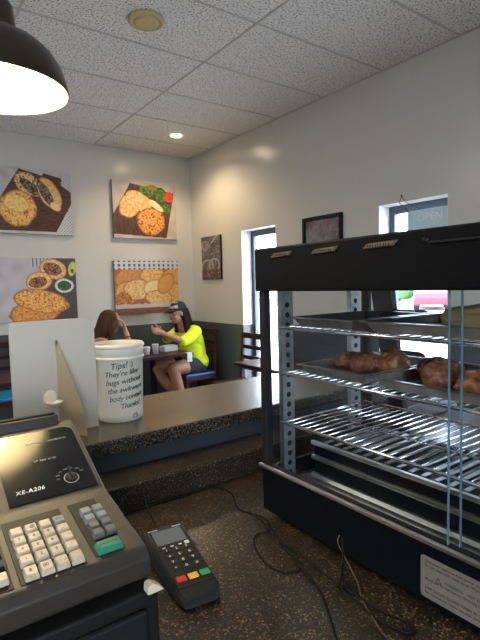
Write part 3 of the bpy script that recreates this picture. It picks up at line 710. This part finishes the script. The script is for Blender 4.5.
# perforated shelf standards
for (x, y_) in ((.742, .862), (.985, .862), (.742, .262), (.985, .262)):
    b = NB(); s = -1 if y_ > .5 else 1
    box(b, x, x + .036, y_, y_ + .002 * s if s > 0 else y_, .990, 1.452) if s > 0 else box(b, x, x + .036, y_ - .002, y_, .990, 1.452)
    box(b, x, x + .002, min(y_, y_ - .012 * s), max(y_, y_ - .012 * s), .990, 1.452); box(b, x + .034, x + .036, min(y_, y_ - .012 * s), max(y_, y_ - .012 * s), .990, 1.452)
    st = obj('shelf_standard', b, 'steelrough', t)
    b = NB(); zz = 1.01
    while zz < 1.44:
        yy = y_ + s * .0022 if s > 0 else y_ - .0022
        cyl(b, (x + .018, yy - .0004, zz), (x + .018, yy + .0004, zz), .0065, 12); zz += .024
    obj('holes', b, 'hole', st)
# wire shelves
for li, zs in enumerate((1.366, 1.258, 1.140)):
    b = NB(); x0_, x1_ = .735, 1.035
    tube(b, [(x0_, .262, zs), (x0_, .858, zs)], .004, 8); tube(b, [(x1_, .262, zs), (x1_, .858, zs)], .004, 8)
    tube(b, [(x0_, .268, zs), (x1_, .268, zs)], .003, 8); tube(b, [(x0_, .852, zs), (x1_, .852, zs)], .003, 8)
    tube(b, [(.86, .262, zs - .004), (.86, .858, zs - .004)], .003, 8)
    yy = .285
    while yy < .85:
        tube(b, [(x0_, yy, zs + .001), (x1_, yy, zs + .001)], .0019, 6); yy += .0225
    obj('wire_shelf', b, 'chrome', t, True)
# heater box
b = NB(); box(b, .815, 1.03, .27, .832, .9905, 1.084, .002); hb = obj('humidity_box', b, 'black', t)
for z0_, z1_ in ((1.076, 1.0855), (1.040, 1.050), (.995, 1.006)):
    b = NB(); box(b, .806, .8155, .27, .834, z0_, z1_, .001); obj('steel_band', b, 'steel', hb)
b = NB()
for k in range(18): box(b, .82, 1.02, .30 + k * .029, .31 + k * .029, 1.0842, 1.0862, .0005)
obj('slotted_lid', b, 'steelrough', hb)

# sheet pans
def pan(label, x0_, x1_, y0_, y1_, z_, rz=0, tilt=0):
    b = NB(); h = .022
    def rect(i, z): return [b.verts.new(p) for p in ((x0_ + i, y0_ + i, z), (x1_ - i, y0_ + i, z), (x1_ - i, y1_ - i, z), (x0_ + i, y1_ - i, z))]
    rs = [rect(0, z_ + h - .003), rect(0, z_ + h), rect(.006, z_ + h), rect(.022, z_ + .002), ]
    lo = [rect(.022 - .0016, z_ + .0004), rect(.0075, z_ + h - .003)]
    for a_, b_ in zip(rs, rs[1:]): bridge(b, a_, b_)
    b.faces.new(rs[-1]); bridge(b, rs[0], lo[1]); bridge(b, lo[1], lo[0]); b.faces.new(lo[0])
    return tag(obj('sheet_pan', b, 'alu'), label, 'pan', 'metal pans inside the warmer')
pan('shallow metal pan at the left end of the top warmer shelf', .745, 1.02, .645, .838, 1.3695)
pan('long metal pan at the right of the top warmer shelf, under the golden loaf', .745, 1.02, .285, .630, 1.3695)
pan('metal pan of brown pastries at the left of the middle warmer shelf', .745, 1.02, .615, .815, 1.2615)
pan('metal pan of dark baked pieces at the right of the middle warmer shelf', .745, 1.02, .285, .605, 1.2615)
# pastries
def pastry(label, c, r3, rz, m, kind='pastry', ridges=0, name='pastry'):
    b = NB(); n1, n2 = 72, 44
    prof = []
    Mx = Matrix.Translation(c) @ Matrix.Rotation(rz, 4, 'Z')
    rows = []
    for j in range(n2 + 1):
        th = PI * j / n2; row = []
        for i in range(n1):
            ph = 2 * PI * i / n1
            x = math.cos(th); rr_ = math.sin(th) ** .75
            yv = rr_ * math.cos(ph); zv = rr_ * math.sin(ph)
            k = 1 + .07 * noise.noise(V((x * 2.3 + c[0] * 40, yv * 2, zv * 2 + c[1] * 9)))
            if ridges: k *= .80 + .30 * abs(math.sin(x * ridges * .8 + yv * .6)) ** .6
            k *= 1 + .16 * noise.noise(V((x * 5 + c[1] * 30, yv * 4, zv * 4))) + .09 * noise.noise(V((x * 14 + c[1] * 30, yv * 12, zv * 12)))
            p = V((x * r3[0] * (1 + .03 * k), yv * r3[1] * k, max(-.8, zv) * r3[2] * k))
            row.append(p)
        rows.append(row)
    vs = []
    for j, row in enumerate(rows):
        if j in (0, n2): vs.append([b.verts.new(Mx @ row[0])])
        else: vs.append([b.verts.new(Mx @ p) for p in row])
    for a_, b_ in zip(vs, vs[1:]):
        for i in range(n1):
            k = (i + 1) % n1
            if len(a_) == 1: b.faces.new((a_[0], b_[i], b_[k]))
            elif len(b_) == 1: b.faces.new((a_[i], b_[0], a_[k]))
            else: b.faces.new((a_[i], b_[i], b_[k], a_[k]))
    return tag(obj(name, b, m, None, True), label, kind)
zp = 1.264
pastry('dark red-brown folded pastry at the left of the middle pan', (.875, .757, zp + .017), (.034, .042, .020), .3, 'bread2', ridges=9)
pastry('red-brown layered pastry beside the round ridged bun', (.860, .705, zp + .019), (.036, .030, .023), -.3, 'bread2', ridges=8)
pastry('round golden ridged bun at the right end of the left pan', (.890, .657, zp + .022), (.036, .030, .028), .9, 'bread', 'bun', ridges=12, name='ridged_bun')
pastry('lumpy brown baked piece at the left of the right pan', (.90, .556, zp + .020), (.05, .038, .025), .6, 'bread2')
pastry('tall brown baked piece beside the door edge in the right pan', (.83, .500, zp + .024), (.04, .028, .030), -.5, 'bread2')
pastry('dark crusted pastry at the right of the middle shelf', (.82, .425, zp + .020), (.042, .036, .025), .2, 'bread2', ridges=6)
pastry('brown pastry farthest right on the middle shelf', (.84, .345, zp + .022), (.045, .032, .027), .1, 'bread')
pastry('long golden loaf lying on the top warmer shelf', (.86, .425, 1.3725 + .022), (.105, .030, .027), PI / 2 - .15, 'loaf', 'bread', name='golden_loaf')

# dark leaning stand behind the warmer
t = thing('leaning_stand', 'dark leaning post with two rounded arms seen through the warmer', 'stand', (1.35, .955, .910))
b = NB()
prism(b, [(1.090, 1.50), (1.005, 1.50), (.935, .922), (.985, .922)], 1.335, 1.365, 'x', .004); obj('post', b, 'matblack', t)
for zz, ye, yb in ((1.350, .862, 1.03), (1.216, .880, 1.0)):
    b = NB(); tube(b, [(1.35, yb, zz), (1.35, ye + .02, zz), (1.35, ye + .006, zz), (1.35, ye, zz)], [.024, .024, .019, .008], 20); obj('arm', b, 'matblack', t, True)
b = NB(); lathe(b, (1.35, .96, .9102), [(0, 0), (.06, 0), (.062, .006), (.05, .012), (0, .013)], 28); obj('foot_plate', b, 'matblack', t, True)

# ------------------------------------------------------------------ tables and chairs
def table(label, x0_, x1_, y0_, y1_):
    t = thing('dining_table', label, 'table', ((x0_ + x1_) / 2, (y0_ + y1_) / 2, 0), 0, 'mahogany dining tables')
    cx, cy = (x0_ + x1_) / 2, (y0_ + y1_) / 2
    b = NB(); box(b, x0_, x1_, y0_, y1_, .718, .75, .006); obj('tabletop', b, 'wood', t)
    b = NB(); cyl(b, (cx, cy, .03), (cx, cy, .716), .035, 20); box(b, cx - .15, cx + .15, cy - .15, cy + .15, .706, .7175, .002); obj('pedestal', b, 'matblack', t)
    b = NB(); box(b, cx - .26, cx + .26, cy - .03, cy + .03, .0005, .035, .01); box(b, cx - .03, cx + .03, cy - .26, cy + .26, .0005, .035, .01); obj('cross_base', b, 'matblack', t)
table('mahogany table between the two seated women', 1.98, 2.60, 4.47, 5.20)
table('mahogany table against the wall below the tall left window', 2.53, 3.08, 2.95, 3.62)
table('mahogany table at the left edge behind the off-white board', .12, .80, 4.08, 4.58)
def chair(label, loc, rz, seat='vinyl'):
    """faces local -Y"""
    t = thing('dining_chair', label, 'chair', loc, rz, 'dark ladder-back dining chairs')
    Mx = t.matrix_basis.copy()
    def P(name, fn, m): b = NB(); fn(b); b.transform(Mx); return obj(name, b, m, t)
    P('seat', lambda b: box(b, -.20, .20, -.20, .20, .45, .485, .014), seat)
    P('seat_frame', lambda b: box(b, -.20, .20, -.20, .20, .405, .4495, .004), 'wood')
    for sx in (-1, 1):
        P('leg', lambda b: box(b, sx * .18 - .018, sx * .18 + .018, -.20, -.164, 0, .404, .004), 'wood')
        P('leg', lambda b: prism(b, [(.165, .0), (.20, .0), (.20, .45), (.235, .96), (.205, .97), (.165, .45)], sx * .182 - .016, sx * .182 + .016, 'x', .003), 'wood')
    for zz, h_ in ((.90, .06), (.79, .04), (.68, .04), (.57, .04)):
        o_ = .203 + (zz - .45) * .05
        P('back_rail', lambda b: box(b, -.168, .168, o_ - .004, o_ + .018, zz, zz + h_, .004), 'wood')
    P('stretcher', lambda b: box(b, -.162, .162, -.19, -.17, .2, .225, .003), 'wood')
chair('dark ladder-back chair with blue seat under the woman in yellow', (2.77, 4.80, 0), -PI / 2)
chair('dark ladder-back chair under the woman with long brown hair', (1.62, 4.80, 0), PI / 2)
chair('dark ladder-back chair behind the table at the tall left window', (2.78, 3.92, 0), -PI / 2, 'wood')
chair('dark chair with teal blue seat showing at the left edge', (.86, 4.98, 0), 0, 'vinylteal')

# table-top items
t = thing('napkin_box', 'low white napkin box with pale blue top on the women\'s table', 'box', (2.46, 4.78, .75), .15)
Mx = t.matrix_basis.copy()
b = NB(); box(b, -.09, .09, -.05, .05, .0003, .06, .005); b.transform(Mx); obj('case', b, 'paperwhite', t)
b = NB(); box(b, -.07, .07, -.035, .035, .0602, .068, .002); b.transform(Mx); obj('napkins', b, 'sign', t)
for k, (x, y_, h_, l) in enumerate(((2.14, 4.66, .085, 'white paper cup nearest the tip bucket on the women\'s table'), (2.26, 4.70, .10, 'taller white paper cup beside the napkin box'))):
    t = thing('paper_cup', l, 'cup', (x, y_, .75), 0, 'white paper cups on the table')
    b = NB(); lathe(b, (x, y_, .7503), [(0, 0), (.027, 0), (.036, h_ - .004), (.038, h_), (.035, h_), (.033, h_ - .006), (.025, .004), (0, .004)], 24); obj('cup', b, 'paperwhite', t, True)
    b = NB(); lathe(b, (x, y_, .7503 + h_), [(0, .003), (.034, .003), (.039, 0), (.039, -.004), (.0385, -.004)], 24); obj('lid', b, 'paperwhite', t, True)
b = NB(); box(b, 2.515, 2.575, 4.462, 4.4655, .655, .7525, .001); box(b, 2.515, 2.575, 4.466, 4.53, .7505, .7535, .001); tag(obj('paper_napkin', b, 'paperwhite'), 'white paper napkin hanging over the edge of the women\'s table', 'napkin')

# ------------------------------------------------------------------ people
def cap_bm(b, p0, p1, r0, r1, n=14):
    p0, p1 = V(p0), V(p1); d = p1 - p0; L = d.length; d.normalize(); s, u_ = frame_along(d)
    prof = [(-r0 * math.cos(a), r0 * math.sin(a), p0) for a in [PI / 2 * k / 5 for k in range(6)]] + [(r1 * math.sin(a), r1 * math.cos(a), p1) for a in [PI / 2 * k / 5 for k in range(6)]]
    rings = []
    for k, (o_, rr_, base) in enumerate(prof):
        c = base + d * o_
        rings.append([b.verts.new(c)] if rr_ < 1e-5 else ring(b, c, s, u_, rr_, n))
    for a_, b_ in zip(rings, rings[1:]):
        for i in range(n):
            k = (i + 1) % n
            if len(a_) == 1: b.faces.new((a_[0], b_[k], b_[i]))
            elif len(b_) == 1: b.faces.new((a_[i], a_[k], b_[0]))
            else: b.faces.new((a_[i], a_[k], b_[k], b_[i]))
def chain(b, pts, rs):
    for i in range(len(pts) - 1): cap_bm(b, pts[i], pts[i + 1], rs[i], rs[i + 1])
def skin_obj(name, b, m, parent, vox=.007, sm=4):
    o = obj(name, b, m, parent, True)
    md = o.modifiers.new('remesh', 'REMESH'); md.mode = 'VOXEL'; md.voxel_size = vox; md.use_smooth_shade = True
    s_ = o.modifiers.new('smooth', 'SMOOTH'); s_.iterations = sm; s_.factor = .5
    return o
def hand(b, wrist, dirv, up, side, curl=.5, s=1.):
    """palm from the wrist along dirv; 'up' = back of hand; side = thumb side"""
    w, d, n_ = V(wrist), V(dirv).normalized(), V(up).normalized(); sd = V(side).normalized()
    R3 = Matrix((d, sd, n_)).transposed().to_4x4()
    ell(b, w + d * .045 * s, (.050 * s, .036 * s, .016 * s), R3, 14, 8)
    cap_bm(b, w - d * .01, w + d * .03 * s, .024 * s, .022 * s, 10)
    for k, (off, L) in enumerate(((.027, .068), (.009, .076), (-.009, .070), (-.026, .056))):
        L *= s; p = w + d * .080 * s + sd * off * s; pts = [p - d * .02 * s, p]; a = 0; q = p
        for j, fr in enumerate((.45, .32, .23)):
            a += curl * (.6, 1.0, .8)[j]
            q = q + (d * math.cos(a) - n_ * math.sin(a)) * L * fr; pts.append(q)
        chain(b, pts, [.0095 * s, .0093 * s, .0085 * s, .0078 * s, .0068 * s])
    p = w + d * .022 * s + sd * .026 * s
    chain(b, [p, p + (d * .5 + sd * .8 - n_ * .3) * .032 * s, p + (d * 1.1 + sd * .9 - n_ * .9) * .042 * s], [.013 * s, .0105 * s, .0085 * s])
def head(b, c, fwd, s=1.):
    """c = head centre; fwd horizontal-ish facing direction"""
    fw = V(fwd).normalized(); lf = V((0, 0, 1)).cross(fw).normalized(); up = fw.cross(lf)
    R3 = Matrix((fw, lf, up)).transposed().to_4x4(); c = V(c)
    L = lambda x, y, z: c + (fw * x + lf * y + up * z) * s
    ell(b, L(-.012, 0, .025), (.098 * s, .076 * s, .088 * s), R3, 24, 16)
    ell(b, L(.022, 0, -.035), (.066 * s, .058 * s, .078 * s), R3, 20, 14)
    ell(b, L(.058, 0, -.088), (.024 * s, .026 * s, .020 * s), R3, 12, 8)          # chin
    cap_bm(b, L(.084, 0, .012), L(.103, 0, -.022), .009 * s, .013 * s, 10)          # nose
    for q in (-1, 1):
        ell(b, L(.066, q * .034, -.028), (.020 * s, .022 * s, .018 * s), R3, 10, 8)   # cheeks
        ell(b, L(-.005, q * .076, -.008), (.018 * s, .008 * s, .030 * s), R3, 10, 8)  # ears
        cap_bm(b, L(.080, q * .014, .034), L(.072, q * .046, .034), .007 * s, .006 * s, 8)  # brows
    cap_bm(b, L(.083, -.014, -.055), L(.083, .014, -.055), .0075 * s, .0075 * s, 8)
    return L, R3

# woman in yellow -------------------------------------------------------
t = thing('person', 'seated person in neon yellow top, dark shorts and black and white cap', 'person', (2.80, 4.80, 0))
hc = V((2.63, 4.78, 1.165)); fw = V((-1, -.16, -.10))
b = NB()
chain(b, [(2.83, 4.80, .58), (2.84, 4.80, .70), (2.81, 4.80, .84), (2.77, 4.80, .94), (2.70, 4.79, 1.00), (2.67, 4.785, 1.09)], [.135, .115, .118, .105, .06, .052])
for q in (-1, 1): chain(b, [(2.79, 4.80 + q * .06, .93), (2.765, 4.80 + q * .165, .955)], [.08, .058])
L_, R_ = head(b, hc, fw)
# left arm (near side)
chain(b, [(2.765, 4.635, .955), (2.67, 4.585, .90), (2.57, 4.555, .865)], [.056, .047, .040]); chain(b, [(2.57, 4.555, .865), (2.45, 4.575, .92), (2.345, 4.60, .972)], [.041, .036, .025])
hand(b, (2.338, 4.603, .977), (-.95, .12, .32), (-.5, -.7, -.4), (0, .3, .9), .75)
chain(b, [(2.765, 4.965, .955), (2.68, 5.00, .89), (2.59, 4.98, .86)], [.056, .047, .040]); chain(b, [(2.59, 4.98, .86), (2.52, 4.90, .92), (2.45, 4.83, .965)], [.041, .036, .025])
hand(b, (2.445, 4.825, .97), (-.85, -.35, .3), (-.3, .5, .6), (0, -.3, .9), .8)
# legs
chain(b, [(2.84, 4.71, .565), (2.66, 4.655, .575), (2.465, 4.615, .575)], [.095, .088, .068]); chain(b, [(2.465, 4.615, .56), (2.51, 4.62, .42), (2.56, 4.63, .28), (2.57, 4.64, .10)], [.064, .062, .050, .036])
chain(b, [(2.84, 4.89, .565), (2.60, 4.87, .575), (2.37, 4.84, .565)], [.095, .086, .066]); chain(b, [(2.37, 4.84, .55), (2.46, 4.80, .40), (2.58, 4.78, .26), (2.64, 4.77, .10)], [.062, .060, .048, .036])
body = skin_obj('body', b, 'skin', t, .0065)
b = NB()   # top: bulky, elbow sleeves
chain(b, [(2.845, 4.80, .615), (2.85, 4.80, .72), (2.82, 4.80, .84), (2.78, 4.80, .93)], [.142, .132, .135, .115])
for q in (-1, 1): chain(b, [(2.80, 4.80 + q * .05, .93), (2.77, 4.80 + q * .165, .952)], [.095, .074])
chain(b, [(2.765, 4.630, .952), (2.68, 4.59, .905), (2.575, 4.56, .868)], [.074, .066, .062]); chain(b, [(2.765, 4.97, .952), (2.69, 5.0, .895), (2.60, 4.985, .865)], [.074, .068, .062])
chain(b, [(2.845, 4.73, .60), (2.845, 4.87, .60)], [.13, .13]); chain(b, [(2.80, 4.73, .70), (2.80, 4.87, .70)], [.12, .12])
skin_obj('yellow_top', b, 'neon', t, .009, 3)
b = NB(); ell(b, (2.845, 4.80, .555), (.135, .165, .085))
chain(b, [(2.84, 4.71, .565), (2.68, 4.66, .578)], [.106, .098]); chain(b, [(2.84, 4.89, .565), (2.64, 4.87, .578)], [.106, .096])
skin_obj('shorts', b, 'shorts', t, .009, 3)
b = NB(); ell(b, L_(-.034, 0, .020), (.088, .084, .094), R_)
chain(b, [L_(-.075, 0, .0), L_(-.10, .0, -.09), (2.79, 4.79, .98), (2.86, 4.78, .86), (2.90, 4.78, .76)], [.075, .072, .065, .055, .03])
chain(b, [L_(-.045, .062, -.01), L_(-.05, .075, -.10), (2.69, 4.665, .965), (2.715, 4.62, .90)], [.035, .040, .036, .018])
chain(b, [L_(-.045, -.062, -.01), L_(-.05, -.075, -.10), (2.68, 4.90, .96)], [.035, .040, .03])
skin_obj('hair', b, 'hair', t, .008, 2)
cp = thing('x', '', '')
bpy.data.objects.remove(cp)
b = NB(); tt = bmesh.new()
lathe(tt, (0, 0, 0), [(.098, -.008), (.100, .010), (.096, .040), (.078, .072), (.045, .090), (.0, .096)], 32, .86)
tt.transform(basis(L_(-.016, 0, .040), R_.col[0].xyz, R_.col[1].xyz, R_.col[2].xyz)); merge(b, tt); bmesh.ops.solidify(b, geom=b.faces[:], thickness=.003); cap_o = obj('cap_crown', b, 'cap', t, True)
b = NB(); tt = bmesh.new(); G = []
for i in range(9):
    a = math.radians(-58 + 14.5 * i); G.append([tt.verts.new((.084 * math.cos(a), .072 * math.sin(a), .0)), tt.verts.new((.168 * math.cos(a * .85) + .02 * math.cos(a), .078 * math.sin(a), -.004 - .02 * abs(math.sin(a)) ** 2 - .006))])
for g0, g1 in zip(G, G[1:]): tt.faces.new((g0[0], g0[1], g1[1], g1[0]))
bmesh.ops.solidify(tt, geom=tt.faces[:], thickness=.004)
tt.transform(basis(L_(-.004, 0, .040), R_.col[0].xyz, R_.col[1].xyz, R_.col[2].xyz)); merge(b, tt); obj('cap_brim', b, 'cap', t, True)
b = NB(); tt = bmesh.new(); G = []
for j in range(6):
    a2 = math.radians(10 + 12 * j); row = []
    for i in range(9):
        a = math.radians(-48 + 12 * i + 10); row.append(tt.verts.new((.103 * math.cos(a2) * math.cos(a), .089 * math.cos(a2) * math.sin(a), .006 + .094 * math.sin(a2))))
    G.append(row)
for r0_, r1_ in zip(G, G[1:]):
    for i in range(8): tt.faces.new((r0_[i], r0_[i + 1], r1_[i + 1], r1_[i]))
tt.transform(basis(L_(-.016, 0, .040), R_.col[0].xyz, R_.col[1].xyz, R_.col[2].xyz)); merge(b, tt); bmesh.ops.solidify(b, geom=b.faces[:], thickness=.002); obj('cap_front_panel', b, 'capwhite', t, True)
def facebits(L_, R_, t):
    for q in (-1, 1):
        b = NB(); ell(b, L_(.0775, q * .031, .012), (.008, .013, .0075), R_, 12, 8); e = obj('eye', b, 'paperwhite', t, True)
        b = NB(); ell(b, L_(.0825, q * .031, .012), (.0045, .006, .006), R_, 10, 8); obj('iris', b, 'eye', e, True)
        b = NB(); cap_bm(b, L_(.087, q * .016, .035), L_(.078, q * .046, .036), .003, .002, 6); obj('eyebrow', b, 'hair', t)
    b = NB(); ell(b, L_(.091, 0, -.052), (.004, .022, .0045), R_, 12, 8); ell(b, L_(.090, 0, -.060), (.004, .018, .005), R_, 12, 8); obj('lips', b, 'lips', t, True)
facebits(L_, R_, t)
def shoe(c, d, t, m='shoe'):
    c = V(c); d = V(d).normalized(); b = NB()
    chain(b, [c + V((0, 0, .045)), c + d * .07 + V((0, 0, .036)), c + d * .15 + V((0, 0, .030))], [.043, .040, .030]); skin_obj('shoe', b, m, t, .009, 2)
shoe((2.57, 4.64, .0), (-1, -.1, 0), t); shoe((2.64, 4.77, .0), (-1, 0, 0), t)
t.location.x -= .045

# woman with brown hair --------------------------------------------------
t = thing('person', 'seated person with long brown hair resting face on a raised hand', 'person', (1.60, 4.80, 0))
hc = V((1.800, 4.76, 1.125)); fw = V((1, .12, -.18))
b = NB()
chain(b, [(1.58, 4.80, .58), (1.58, 4.80, .70), (1.62, 4.80, .82), (1.665, 4.79, .92), (1.72, 4.78, .975), (1.765, 4.765, 1.05)], [.13, .105, .11, .095, .055, .048])
for q in (-1, 1): chain(b, [(1.65, 4.79 + q * .06, .905), (1.665, 4.79 + q * .155, .925)], [.075, .052])
L2, R2 = head(b, hc, fw)
chain(b, [(1.665, 4.635, .925), (1.76, 4.58, .84), (1.915, 4.57, .795)], [.052, .044, .038]); chain(b, [(1.915, 4.57, .795), (1.925, 4.60, .90), (1.92, 4.66, 1.01)], [.038, .034, .024])
hand(b, (1.918, 4.665, 1.02), (-.12, .25, .95), (.9, -.35, .1), (.3, .9, 0), .55)
chain(b, [(1.665, 4.945, .925), (1.74, 5.0, .83), (1.86, 5.0, .80)], [.052, .044, .038]); chain(b, [(1.86, 5.0, .80), (1.99, 4.95, .79), (2.06, 4.90, .785)], [.038, .032, .024])
hand(b, (2.065, 4.897, .785), (.9, -.3, .05), (0, 0, 1), (.2, -.9, 0), .3)
for q in (-1, 1):
    chain(b, [(1.58, 4.80 + q * .09, .575), (1.78, 4.80 + q * .10, .58), (1.96, 4.80 + q * .10, .575)], [.092, .08, .062]); chain(b, [(1.96, 4.80 + q * .10, .56), (1.94, 4.80 + q * .10, .30), (1.90, 4.80 + q * .10, .10)], [.06, .052, .036])
skin_obj('body', b, 'skin', t, .0065)
b = NB(); chain(b, [(1.58, 4.80, .60), (1.575, 4.80, .70), (1.615, 4.80, .81), (1.65, 4.795, .875)], [.138, .118, .122, .10]); skin_obj('tank_top', b, 'tank', t, .009, 3)
b = NB(); ell(b, (1.58, 4.80, .56), (.13, .16, .085))
for q in (-1, 1): chain(b, [(1.58, 4.80 + q * .09, .575), (1.78, 4.80 + q * .10, .58), (1.965, 4.80 + q * .10, .575)], [.10, .088, .072]); chain(b, [(1.965, 4.80 + q * .10, .57), (1.94, 4.80 + q * .10, .30), (1.90, 4.80 + q * .10, .13)], [.07, .06, .05])
skin_obj('jeans', b, 'denim', t, .009, 3)
b = NB(); ell(b, L2(-.030, 0, .024), (.100, .088, .096), R2)
chain(b, [L2(-.05, 0, .0), L2(-.08, 0, -.10), (1.64, 4.78, .93), (1.58, 4.78, .80)], [.088, .080, .072, .04])
chain(b, [L2(.0, -.068, .03), L2(-.01, -.082, -.06), L2(-.02, -.09, -.15), L2(-.03, -.095, -.24)], [.030, .034, .034, .018])
chain(b, [L2(.0, .068, .03), L2(-.01, .078, -.06), L2(-.02, .08, -.15)], [.030, .034, .03])
skin_obj('hair', b, 'hair2', t, .008, 2)
b = NB(); tube(b, [V((1.922, 4.632, .958)) + V((math.cos(a) * .031, math.sin(a) * .031, math.sin(a) * -.012)) for a in [2 * PI * k / 20 for k in range(20)]], .004, 6, closed=True); obj('wristband', b, 'matblack', t, True)
facebits(L2, R2, t)
shoe((1.90, 4.70, 0), (1, 0, 0), t); shoe((1.90, 4.90, 0), (1, 0, 0), t)

# ------------------------------------------------------------------ outdoors
b = NB(); box(b, XR + .23, 40, -30, 40, -.20, -.12); struct('ground', b, 'asphalt')
b = NB(); box(b, -20, XR + .22, -30, YF - .23, -.20, -.12); struct('ground_front', b, 'asphalt')
def car(label, x, y, rz, m):
    t = thing('parked_car', label, 'car', (x, y, -.12), rz, 'cars parked outside the window'); Mx = t.matrix_basis.copy()
    b = NB(); prism(b, [(-2.2, .28), (2.2, .28), (2.25, .6), (2.1, .85), (1.1, .95), (.55, 1.4), (-1.1, 1.45), (-1.8, 1.0), (-2.2, .9), (-2.28, .6)], -.88, .88, 'x', .08); b.transform(Mx); obj('car_body', b, m, t)
    b = NB(); prism(b, [(-1.6, 1.0), (.95, 1.0), (.52, 1.33), (-1.02, 1.37)], -.89, .89, 'x', .01); b.transform(Mx); obj('side_windows', b, 'carglass', t)
    for sx in (-1, 1):
        for yy in (-1.35, 1.4):
            b = NB(); cyl(b, (sx * .62, yy, .33), (sx * .90, yy, .33), .33, 24); b.transform(Mx); w_ = obj('wheel', b, 'tyre', t)
            b = NB(); cyl(b, (sx * .89, yy, .33), (sx * .915, yy, .33), .2, 16); b.transform(Mx); obj('hubcap', b, 'steelrough', w_)
car('red car parked outside, seen through the window behind the warmer', 24, 15.2, -1.0, 'carred')
car('teal blue car parked outside beyond the window behind the warmer', 19, 18.6, 1.35, 'carblue')
b = NB(); random.seed(5)
for k in range(26):
    ell(b, (31 + random.uniform(-.8, .8), 4 + k * 1.1, .4 + random.uniform(-.1, .5)), (1.0, .9, .9), None, 10, 7)
o = tag(obj('hedge', b, 'leaf', None, True), 'green hedge across the parking lot outside the windows', 'hedge')
o['kind'] = 'stuff'

# ------------------------------------------------------------------ lights
def light(name, kind, loc, power, col, **k):
    l = bpy.data.lights.new(name, kind); l.energy = power; l.color = col
    for a, v in k.items(): setattr(l, a, v)
    o = bpy.data.objects.new(name, l); C.objects.link(o); o.location = loc; return o
light('pendant_glow', 'POINT', (LX, LY, LZ + .03), 7, (1., .80, .50), shadow_soft_size=.04)
o = light('downlight_beam', 'SPOT', (2.525, 4.555, H - .02), 34, (1., .76, .45), shadow_soft_size=.045, spot_size=2.5, spot_blend=.6)
sun = light('sun', 'SUN', (10, 20, 20), 5, (1., .96, .9), angle=.01)
sun.rotation_euler = (V((.15, -.55, -.85))).to_track_quat('-Z', 'Y').to_euler()
for i, (a, c) in enumerate(wins):
    o = light('daylight_portal', 'AREA', (XR + .20, (a + c) / 2, (WZ0 + WZ1) / 2), 1, (1, 1, 1), shape='RECTANGLE', size=c - a, size_y=WZ1 - WZ0)
    o.rotation_euler = V((-1, 0, 0)).to_track_quat('-Z', 'Z').to_euler(); o.data.cycles.is_portal = True
    o.data.size, o.data.size_y = c - a, WZ1 - WZ0
o = light('daylight_portal', 'AREA', ((LW[0] + LW[1]) / 2, YF - .15, 1.52), 1, (1, 1, 1), shape='RECTANGLE', size=LW[1] - LW[0], size_y=2.05)
o.rotation_euler = V((0, 1, 0)).to_track_quat('-Z', 'Z').to_euler(); o.data.cycles.is_portal = True

w = bpy.data.worlds.new('world'); bpy.context.scene.world = w; w.use_nodes = True
nt = w.node_tree; bg = nt.nodes['Background']
sky = nt.nodes.new('ShaderNodeTexSky'); sky.sky_type = 'NISHITA'; sky.sun_disc = False; sky.sun_elevation = math.radians(52); sky.sun_rotation = math.radians(10); sky.dust_density = 3
mx = nt.nodes.new('ShaderNodeMix'); mx.data_type = 'RGBA'; mx.inputs['Factor'].default_value = .5; mx.inputs['B'].default_value = (10, 10.6, 11.5, 1)
nt.links.new(sky.outputs[0], mx.inputs['A']); nt.links.new(mx.outputs['Result'], bg.inputs['Color']); bg.inputs['Strength'].default_value = 1.15

sc = bpy.context.scene
sc.view_settings.view_transform = 'Standard'; sc.view_settings.look = 'None'; sc.view_settings.exposure = 0.9; sc.view_settings.gamma = 1
sc.view_settings.use_curve_mapping = False
try:
    sc.cycles.use_denoising = True; sc.cycles.max_bounces = 10; sc.cycles.transparent_max_bounces = 24; sc.cycles.sample_clamp_indirect = 6
except Exception: pass
